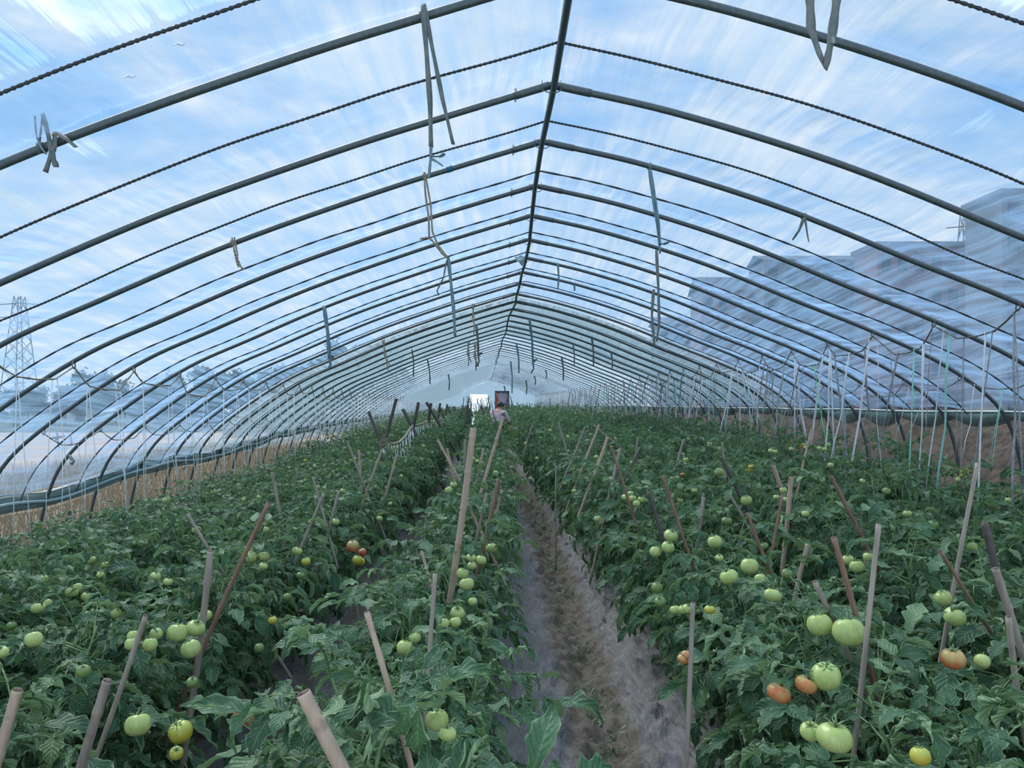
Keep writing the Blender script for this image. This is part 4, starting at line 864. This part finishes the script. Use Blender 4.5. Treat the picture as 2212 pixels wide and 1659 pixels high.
# ------------------------------------------------------------------ long ropes along both sides and what hangs from them
def side_rope(name, X, k0, k1, r, sag, mat, label, seed, rings=30):
    q = random.Random(seed); pts = []; at = {}
    for k in range(k0, k1):
        y0, y1 = dk(k), dk(k + 1); xo = X - 0.24; p0 = arch_x(k, xo); p1 = arch_x(k + 1, xo); nrm = Vector((-.02 if X > 0 else .02, 0, -.03)); p0 = p0 + nrm; p1 = p1 + nrm
        s_ = sag * q.uniform(.6, 1.35); a = p0.lerp(p1, q.uniform(.18, .3)) + Vector((0, 0, -s_ * .85)); b = p0.lerp(p1, q.uniform(.6, .8)) + Vector((0, 0, -s_ * q.uniform(.75, 1.05)))
        pts += [p0, p0.lerp(a, .5) + Vector((0, 0, -.008)), a, a.lerp(b, .5) + Vector((0, 0, -.012)), b, b.lerp(p1, .5)]
        at[k] = (p0, a, b, p1)
    pts.append(p1); A = np.array([tuple(v) for v in pts]); n = len(pts); t = np.linspace(0, n - 1, (k1 - k0) * rings); A2 = np.stack([np.interp(t, range(n), A[:, c]) for c in range(3)], 1)
    o = tag(MB().tube(A2, r, 6, True, 0, 260, .32).obj(name, mat), label, 'rope')
    for k in range(k0, min(k1, k0 + 14)):   # knots where it is tied to a hoop
        p = at[k][0]; m = MB(); m.tube([p + Vector((0, -.02, .0)), p + Vector((0, -.012, .045)), p + Vector((0, .012, .045)), p + Vector((0, .02, 0)), p + Vector((0, 0, -.012)), p + Vector((0, -.02, 0))], r * .8, 5)
        m.obj('knot', mat, o)
    return at
AL = side_rope('tie_rope', -3.2, 3, 52, .006, .17, M['rope_tan'], 'upper straw coloured rope zigzagging along the left side of the hoops', 1)
AL2 = side_rope('tie_rope', -3.98, 5, 40, .004, .10, M['rope_grey'], 'lower thin grey rope along the left wall', 2)
AR = side_rope('tie_rope', 3.2, 3, 52, .005, .17, M['rope_grey'], 'upper grey rope slung along the right side of the hoops', 3)
AR2 = side_rope('tie_rope', 3.95, 4, 44, .004, .12, M['rope_grey'], 'lower grey rope along the right wall', 4)
def pt_on(seg, t):
    A = np.array([tuple(v) for v in seg]); return np.array([np.interp(t, [0, .25, .7, 1], A[:, c]) for c in range(3)])
q = random.Random(77); extra = MB(); nst = 0
def hang_label(base, side, k, i, what): return ('%s %s, %s in the bay behind the %s hoop' % (base, side, ordw(i + 1), ordw(k))) if k <= 16 else '%s %s, far down the tunnel' % (base, side)
for AT, kk, X in ((AL, range(3, 52), -1), (AL2, range(5, 40), -2)):
    for k in kk:
        n = 4 if X == -1 else 2
        for i in range(n):
            t = (.24, .26, .66, .70)[i] if X == -1 else q.uniform(.2, .9); b = pt_on(AT[k], t + q.uniform(-.03, .03)); zb = canopy(0, b[1]) * q.uniform(.68, .9)
            e = b + np.array([q.uniform(-.10, .10), (.16 if i % 2 else -.03) + q.uniform(-.05, .1), zb - b[2]])
            rr = .0034 if k < 8 else (.004 if k < 12 else .0055)
            if k > 34: extra.tube([b, e], .007, 4); continue
            m = MB().tube([b + (0, 0, .006), b * .5 + e * .5 + (q.uniform(-.012, .012), 0, 0), e], rr, 4)
            tag(m.obj('twine_string', M['twine']), hang_label('thin white string', 'from the %s left rope' % ('upper' if X == -1 else 'lower'), k, i, ''), 'string', 'white strings hanging from the left ropes')
o = tag(extra.obj('distant_strings', M['twine']), 'far white strings massed along the left side', 'strings', kind='stuff')
extra = MB(); cols = [('s_white', 'white'), ('s_white', 'white'), ('s_white', 'white'), ('s_white', 'white'), ('s_grey', 'grey'), ('s_grey', 'grey'), ('s_brown', 'brownish'), ('s_blue', 'blue grey'), ('s_mint', 'mint green')]
for AT, kk, X in ((AR, range(3, 52), 1), (AR2, range(4, 44), 2)):
    for k in kk:
        n = (6 if k < 24 else 5) if X == 1 else 3
        for i in range(n):
            t = (i + q.uniform(.1, .8)) / n; b = pt_on(AT[k], t); zb = canopy(8, b[1]) * q.uniform(.8, .98) - (.25 if k < 6 and X == 1 else 0)
            e = b + np.array([q.uniform(-.22, .12), q.uniform(-.2, .2), zb - b[2]]); mt, nm = q.choice(cols)
            if k == 6 and i == 2 and X == 1: mt, nm = 's_lime', 'lime green'
            if k > 30: extra.ribbon([b, e], .024, th=.002, mi=0); continue
            wd = q.choice([.006, .009, .013, .018]) if X == 1 else .007
            if k > 12: wd = max(wd, .015 if k < 20 else .02)
            mid = b * .5 + e * .5 + (q.uniform(-.02, .02), q.uniform(-.02, .02), 0)
            m = MB().ribbon([b + (0, 0, .008), b * .75 + e * .25, mid, b * .25 + e * .75, e], [wd, wd, wd * q.uniform(.5, 1.1), wd, wd * .7], th=.0008, twist=(q.uniform(-.6, .6), q.uniform(-1, 1.4)))
            if q.random() < .3 and k < 14: 
                e2 = e + np.array([q.uniform(-.2, .2), q.uniform(-.1, .1), 0]); m.ribbon([b + (0, 0, .008), b * .5 + e2 * .5, e2], wd * .8, th=.0008)
            tag(m.obj('plastic_strap', M[mt]), hang_label(nm + ' strap', 'from the %s right rope' % ('upper' if X == 1 else 'lower'), k, i, ''), 'strap', 'plastic straps hanging from the right ropes')
tag(extra.obj('distant_straps', M['s_white']), 'far pale straps massed along the right side', 'straps', kind='stuff')
# ------------------------------------------------------------------ things tied to the hoops overhead
def hoop_of(px, py):
    best = None
    for k in range(0, KMAX + 1):
        p = P(px, py, dk(k)); e = abs(p.z - (RZ + float(prof_z(p.x - rx(dk(k)))))) / dk(k)
        if best is None or e < best[0]: best = (e, k)
    return best[1]
def hang(poly_list, k, ws, mat, label, kind='strap', name='hanging_strap', tie=True, twist=(-.3, .8), dd=-.035):
    d = dk(k) + dd; m = MB()
    for poly, w_ in zip(poly_list, ws):
        pts = [P(x, y, d) for x, y in poly]; A = np.array([tuple(v) for v in pts]); t = np.linspace(0, len(pts) - 1, len(pts) * 5); A = np.stack([np.interp(t, range(len(pts)), A[:, c]) for c in range(3)], 1)
        if kind == 'strap': m.ribbon(A, w_ * d / F * (1 + .15 * np.sin(np.arange(len(A)) * .7)), th=.0012, twist=twist)
        else: m.tube(A, w_ * d / F / 2, 6, True, 0, 300, .3)
    o = tag(m.obj(name, M[mat]), label, kind)
    if tie:
        x, y = poly_list[0][0]; p = P(x, y, dk(k)); xo = p.x - arches[k].location.x; zc_ = RZ + float(prof_z(xo)) + arches[k].location.z; R_ = PIPE_R + .003
        ring = [Vector((p.x + .004 * math.sin(a * 2), dk(k) + R_ * math.cos(a), zc_ + R_ * math.sin(a))) for a in np.linspace(0, 2 * math.pi, 14)]
        MB().ribbon(ring, .022 if kind == 'strap' else .01, th=.001, side=(1, 0, 0)).obj('tie_loop', M[mat], o)
        MB().tube([Vector((p.x, dk(k), zc_ - PIPE_R)), Vector((p.x, dk(k) + dd * .7, zc_ - PIPE_R - .012)), P(x, y + 4, d)], .004, 5).obj('knot', M[mat], o)
    return o
hang([[(92, 245), (104, 290), (112, 330), (98, 372)], [(112, 290), (120, 287), (144, 300), (164, 318)], [(112, 325), (116, 345), (122, 361)], [(118, 288), (119, 315), (113, 330)]], 1, [10, 9, 11, 9], 'strap_olive', 'olive strap tied in a bow on the near hoop at upper left')
hang([[(75, 250), (78, 290), (88, 318), (100, 333)]], 1, [4], 'strap_teal', 'thin teal strip curling beside the olive bow', tie=False)
hang([[(914, 8), (921, 110), (929, 220), (931, 318)], [(916, 10), (935, 110), (955, 210), (979, 312)]], 1, [11, 9], 'strap_olive', 'long grey strap hanging in two legs from the near hoop')
hang([[(931, 316), (930, 345), (926, 385)], [(928, 338), (950, 338), (961, 332)], [(930, 342), (945, 350), (957, 359)]], 1, [6, 7, 5], 'strap_teal', 'knotted tail at the lower end of the long grey strap', tie=False)
hang([[(1748, -40), (1750, 10), (1752, 62), (1768, 110), (1784, 149)], [(1812, -40), (1806, 10), (1798, 70), (1790, 115), (1783, 149)]], 0, [20, 20], 'strap_olive', 'wide strap looped down from above the view at upper right', tie=False)
hang([[(1796, 80), (1802, 94), (1794, 92)]], 0, [8], 's_grey', 'frayed tuft on the wide looped strap', tie=False)
hang([[(501, 512), (507, 545), (512, 568), (516, 577)], [(506, 512), (512, 545), (513, 560), (520, 576), (527, 582)]], 3, [4, 4], 'rope_tan', 'short looped cord with a knot hanging at upper left', 'cord', 'frayed_twine')
hang([[(916, 372), (919, 420), (926, 470), (927, 512)], [(918, 372), (930, 440), (934, 500), (946, 530), (968, 557)], [(907, 516), (925, 513), (934, 520), (955, 548), (968, 558)]], 3, [4, 4, 4], 'rope_tan', 'long braided cord with frayed knots left of the ridge', 'cord', 'frayed_twine')
hang([[(968, 556), (974, 610), (980, 670), (983, 726)]], 3, [7], 'strap_teal', 'teal strap tied below the long braided cord', tie=False)
hang([[(965, 562), (958, 600), (944, 628), (948, 638)]], 3, [3], 'rope_grey', 'thin curled cord beside the teal strap', 'cord', 'frayed_twine', tie=False)
hang([[(1403, 366), (1409, 420), (1419, 480), (1426, 548)], [(1405, 366), (1416, 430), (1424, 490), (1427, 530)], [(1422, 527), (1434, 527), (1446, 523)]], 3, [6, 5, 6], 'strap_teal', 'double strap hanging from the third hoop right of the ridge')
hang([[(1418, 540), (1422, 620), (1424, 700), (1418, 738)], [(1412, 625), (1408, 680), (1414, 750)]], 3, [6, 6], 'strap_olive', 'lower strap loop tied beneath the double strap', tie=False)
hang([[(1737, 470), (1726, 498), (1712, 518)], [(1739, 472), (1743, 500), (1747, 523)]], 3, [6, 4], 'strap_olive', 'short forked strap on the third hoop at upper right')
HS = [((1205, 570), (1205, 625), 4, 'teal'), ((700, 662), (712, 775), 8, 'teal'), ((1144, 690), (1151, 782), 5, 'teal'), ((1278, 725), (1282, 792), 4, 'olive'), ((1116, 743), (1121, 806), 4, 'teal'), ((1213, 769), (1217, 822), 4, 'olive'), ((1178, 798), (1180, 818), 3, 'olive'), ((1103, 778), (1106, 850), 3, 'teal'), ((1136, 821), (1137, 852), 3, 'olive'), ((1154, 811), (1156, 832), 3, 'olive'), ((1089, 834), (1089, 850), 3, 'olive'), ((890, 755), (893, 813), 3, 'olive'), ((923, 774), (929, 830), 3, 'olive'), ((968, 806), (970, 843), 3, 'olive'), ((1028, 700), (1033, 768), 5, 'olive'), ((980, 828), (983, 855), 3, 'teal'), ((825, 732), (838, 800), 4, 'cord'), ((1020, 655), (1024, 722), 4, 'cord'), ((1024, 740), (1028, 800), 5, 'cord'), ((1010, 735), (1012, 790), 3, 'cord'), ((1240, 618), (1240, 628), 4, 'teal'), ((1238, 745), (1240, 790), 3, 'teal'), ((1320, 760), (1322, 800), 3, 'olive')]
for j, (a, b, w_, c) in enumerate(HS):
    k = hoop_of(*a); side = 'left' if a[0] < 1070 else 'right'; mid = ((a[0] + b[0]) / 2 + 2, (a[1] + b[1]) / 2)
    if c == 'cord': hang([[a, mid, b], [(a[0] + 5, a[1]), (mid[0] - 4, mid[1]), (b[0] + 6, b[1] - 8)]], k, [2.5, 2.5], 'rope_tan', 'frayed straw cord hanging from the %s hoop, %s of the ridge, %s along' % (ordw(k), side, ordw(j - 15)), 'cord', 'frayed_twine')
    else: hang([[a, mid, b]] + ([[b, (b[0] + 5, b[1] - 4), (b[0] + 9, b[1] - 6)], [b, (b[0] + 2, b[1] + 14), (b[0] - 4, b[1] + 24)]] if w_ >= 5 else []), k, [w_, w_, w_ * .7], 'strap_' + c, '%s strap dangling from the %s hoop, %s of the ridge, %s px' % (c, ordw(k), side, '') if False else '%s strap dangling from the %s hoop, %s side, %s of the straps there' % (c, ordw(k), side, ordw(1 + sum(1 for h in HS[:j] if hoop_of(*h[0]) == k and (h[0][0] < 1070) == (a[0] < 1070)))), name='hanging_strap')
rg = MB().ribbon([P(150, 982, dk(6) - .05), P(153, 990, dk(6) - .05), P(160, 996, dk(6) - .06), P(154, 1003, dk(6) - .05), P(152, 998, dk(6) - .04)], [.02, .035, .03, .03, .015], th=.003)
tag(rg.obj('white_rag', M['s_grey']), 'pale knotted rag on the sixth hoop beside the left wall', 'rag')
kn = hang([[(110, 947), (125, 944), (140, 942)], [(122, 935), (127, 946), (118, 952)], [(124, 948), (128, 968)], [(152, 940), (155, 962)]], 6, [5, 4, 3, 4], 'rope_grey', 'bulky dark knot on the lower left rope', 'cord', 'rope_knot', tie=False)
for (x_, y_, lab_) in ((281, 165, 'small painted glare at a roof film tear beside the near hoop at upper left'), (388, 95, 'tiny painted glare at a roof film tear above the near hoop at upper left')):
    q_ = random.Random(x_); dd_ = 2.86
    while True:
        p_ = P(x_, y_, dd_); xr = p_.x - rx(dd_)
        if p_.z > RZ + float(prof_z(xr)) - .02 or dd_ > 6: break
        dd_ += .01
    tr = MB().ribbon([P(x_ - 14, y_ + 3, dd_ - .03), P(x_ - 5, y_ - 2, dd_ - .04), P(x_ + 6, y_ + 2, dd_ - .03), P(x_ + 13, y_ - 3, dd_ - .03)], [.006, .022, .016, .004], side=(0, .6, .8), th=.0008)  # white ribbon stands in for the glare at a small film tear
    tag(tr.obj('tear_glare', M['s_white']), lab_, 'tear')
# loose flap of film at the ridge of the seventh hoop
fl = MB().ribbon([P(1112, 552, dk(7) - .06), P(1120, 556, dk(7) - .07), P(1127, 562, dk(7) - .07), P(1128, 574, dk(7) - .06)], [.02, .10, .08, .01], th=.001)
tag(fl.obj('film_scrap', M['curtain_pale']), 'torn scrap of film hanging at the ridge', 'scrap')
# ------------------------------------------------------------------ person bending in the path
def skinned(name, verts, edges, mat, parent, root=0, lv=2):
    me = bpy.data.meshes.new(name); me.from_pydata([v[:3] for v in verts], edges, []); me.materials.append(mat); o = link(name, me, parent)
    o.modifiers.new('skin', 'SKIN'); me.skin_vertices or None
    if not me.skin_vertices: 
        bpy.context.view_layer.objects.active = o
    for i, v in enumerate(verts):
        me.skin_vertices[0].data[i].radius = (v[3], v[4] if len(v) > 4 else v[3]); me.skin_vertices[0].data[i].use_root = (i == root)
    s_ = o.modifiers.new('sub', 'SUBSURF'); s_.levels = lv; s_.render_levels = lv
    for p in me.polygons: p.use_smooth = True
    return o
pr = thing('person', 'person in a pink shirt and black cap bending over the plants, seen from behind', 'person', (-.22, 19.6, .02)); pr.rotation_euler = (0, 0, -.5)
# local frame: +y is the way the person faces (away, slightly right)
body = [(0, 0, .90, .14, .12), (0, .03, 1.05, .13, .11), (0, .10, 1.20, .15, .11), (0, .17, 1.32, .13, .09), (0, .21, 1.38, .055), (0, .24, 1.44, .085, .095), (0, .27, 1.51, .09, .10),
        (-.09, 0, .86, .085), (-.10, .02, .48, .06), (-.10, 0, .09, .045), (-.10, .13, .04, .04), (.09, 0, .86, .085), (.10, .05, .48, .06), (.10, .02, .09, .045), (.10, .15, .04, .04),
        (-.19, .16, 1.30, .05), (-.25, .26, 1.06, .042), (-.16, .44, 1.02, .034), (-.14, .52, 1.01, .028), (.19, .16, 1.30, .05), (.25, .27, 1.06, .042), (.16, .45, 1.03, .034), (.13, .53, 1.02, .028)]
be = [(0, 1), (1, 2), (2, 3), (3, 4), (4, 5), (5, 6), (0, 7), (7, 8), (8, 9), (9, 10), (0, 11), (11, 12), (12, 13), (13, 14), (3, 15), (15, 16), (16, 17), (17, 18), (3, 19), (19, 20), (20, 21), (21, 22)]
fing = []
for hx, i0 in ((-.14, 18), (.13, 22)):
    for f_ in range(5):
        n0 = len(body); ox = (f_ - 2) * .014; ln = (.045, .07, .075, .07, .055)[f_]
        body += [(hx + ox, .56, 1.0, .011), (hx + ox * 1.3, .56 + ln * .7, .985, .009), (hx + ox * 1.3, .56 + ln, .96, .008)]; be += [(i0, n0), (n0, n0 + 1), (n0 + 1, n0 + 2)]
try:
    skinned('body', body, be, M['skin'], pr)
    sh = [(0, .01, .92, .165, .145), (0, .04, 1.05, .155, .135), (0, .11, 1.20, .175, .135), (0, .17, 1.33, .145, .11), (-.19, .16, 1.30, .075), (-.25, .26, 1.06, .062), (-.19, .38, 1.03, .05), (.19, .16, 1.30, .075), (.25, .27, 1.06, .062), (.19, .38, 1.04, .05)]
    skinned('shirt', sh, [(0, 1), (1, 2), (2, 3), (3, 4), (4, 5), (5, 6), (3, 7), (7, 8), (8, 9)], M['shirt'], pr)
    tr_ = [(0, 0, .93, .15, .13), (-.095, 0, .84, .10), (-.10, .02, .48, .078), (-.10, 0, .12, .065), (.095, 0, .84, .10), (.10, .05, .48, .078), (.10, .02, .12, .065)]
    skinned('trousers', tr_, [(0, 1), (1, 2), (2, 3), (0, 4), (4, 5), (5, 6)], M['trouser'], pr)
except Exception as ex_:
    print('skin failed', ex_)
m = MB(); nu, nv = 16, 8; V = []
for i in range(nv + 1):
    for j in range(nu):
        th = i / nv * 1.75; ph = j / nu * 6.2832; V.append((.108 * math.sin(th) * math.cos(ph), .27 + .122 * math.sin(th) * math.sin(ph), 1.475 + .115 * math.cos(th)))
m.add(V, [[i * nu + j, (i + 1) * nu + j, (i + 1) * nu + (j + 1) % nu, i * nu + (j + 1) % nu] for i in range(nv) for j in range(nu)]); m.obj('hair', M['hair'], pr)
m = MB(); m.ribbon([(-.0, .36, 1.53), (0, .41, 1.52), (0, .46, 1.50)], [.17, .16, .08], th=.006); m.obj('cap_brim', M['hair'], pr)
m = MB(); m.ribbon([(-.13, .24, 1.40), (-.10, .0, 1.36), (.02, -.09, 1.15), (.12, -.10, .98)], .03, th=.003, side=(1, .2, .3)); m.obj('shoulder_strap', M['strapdark'], pr)
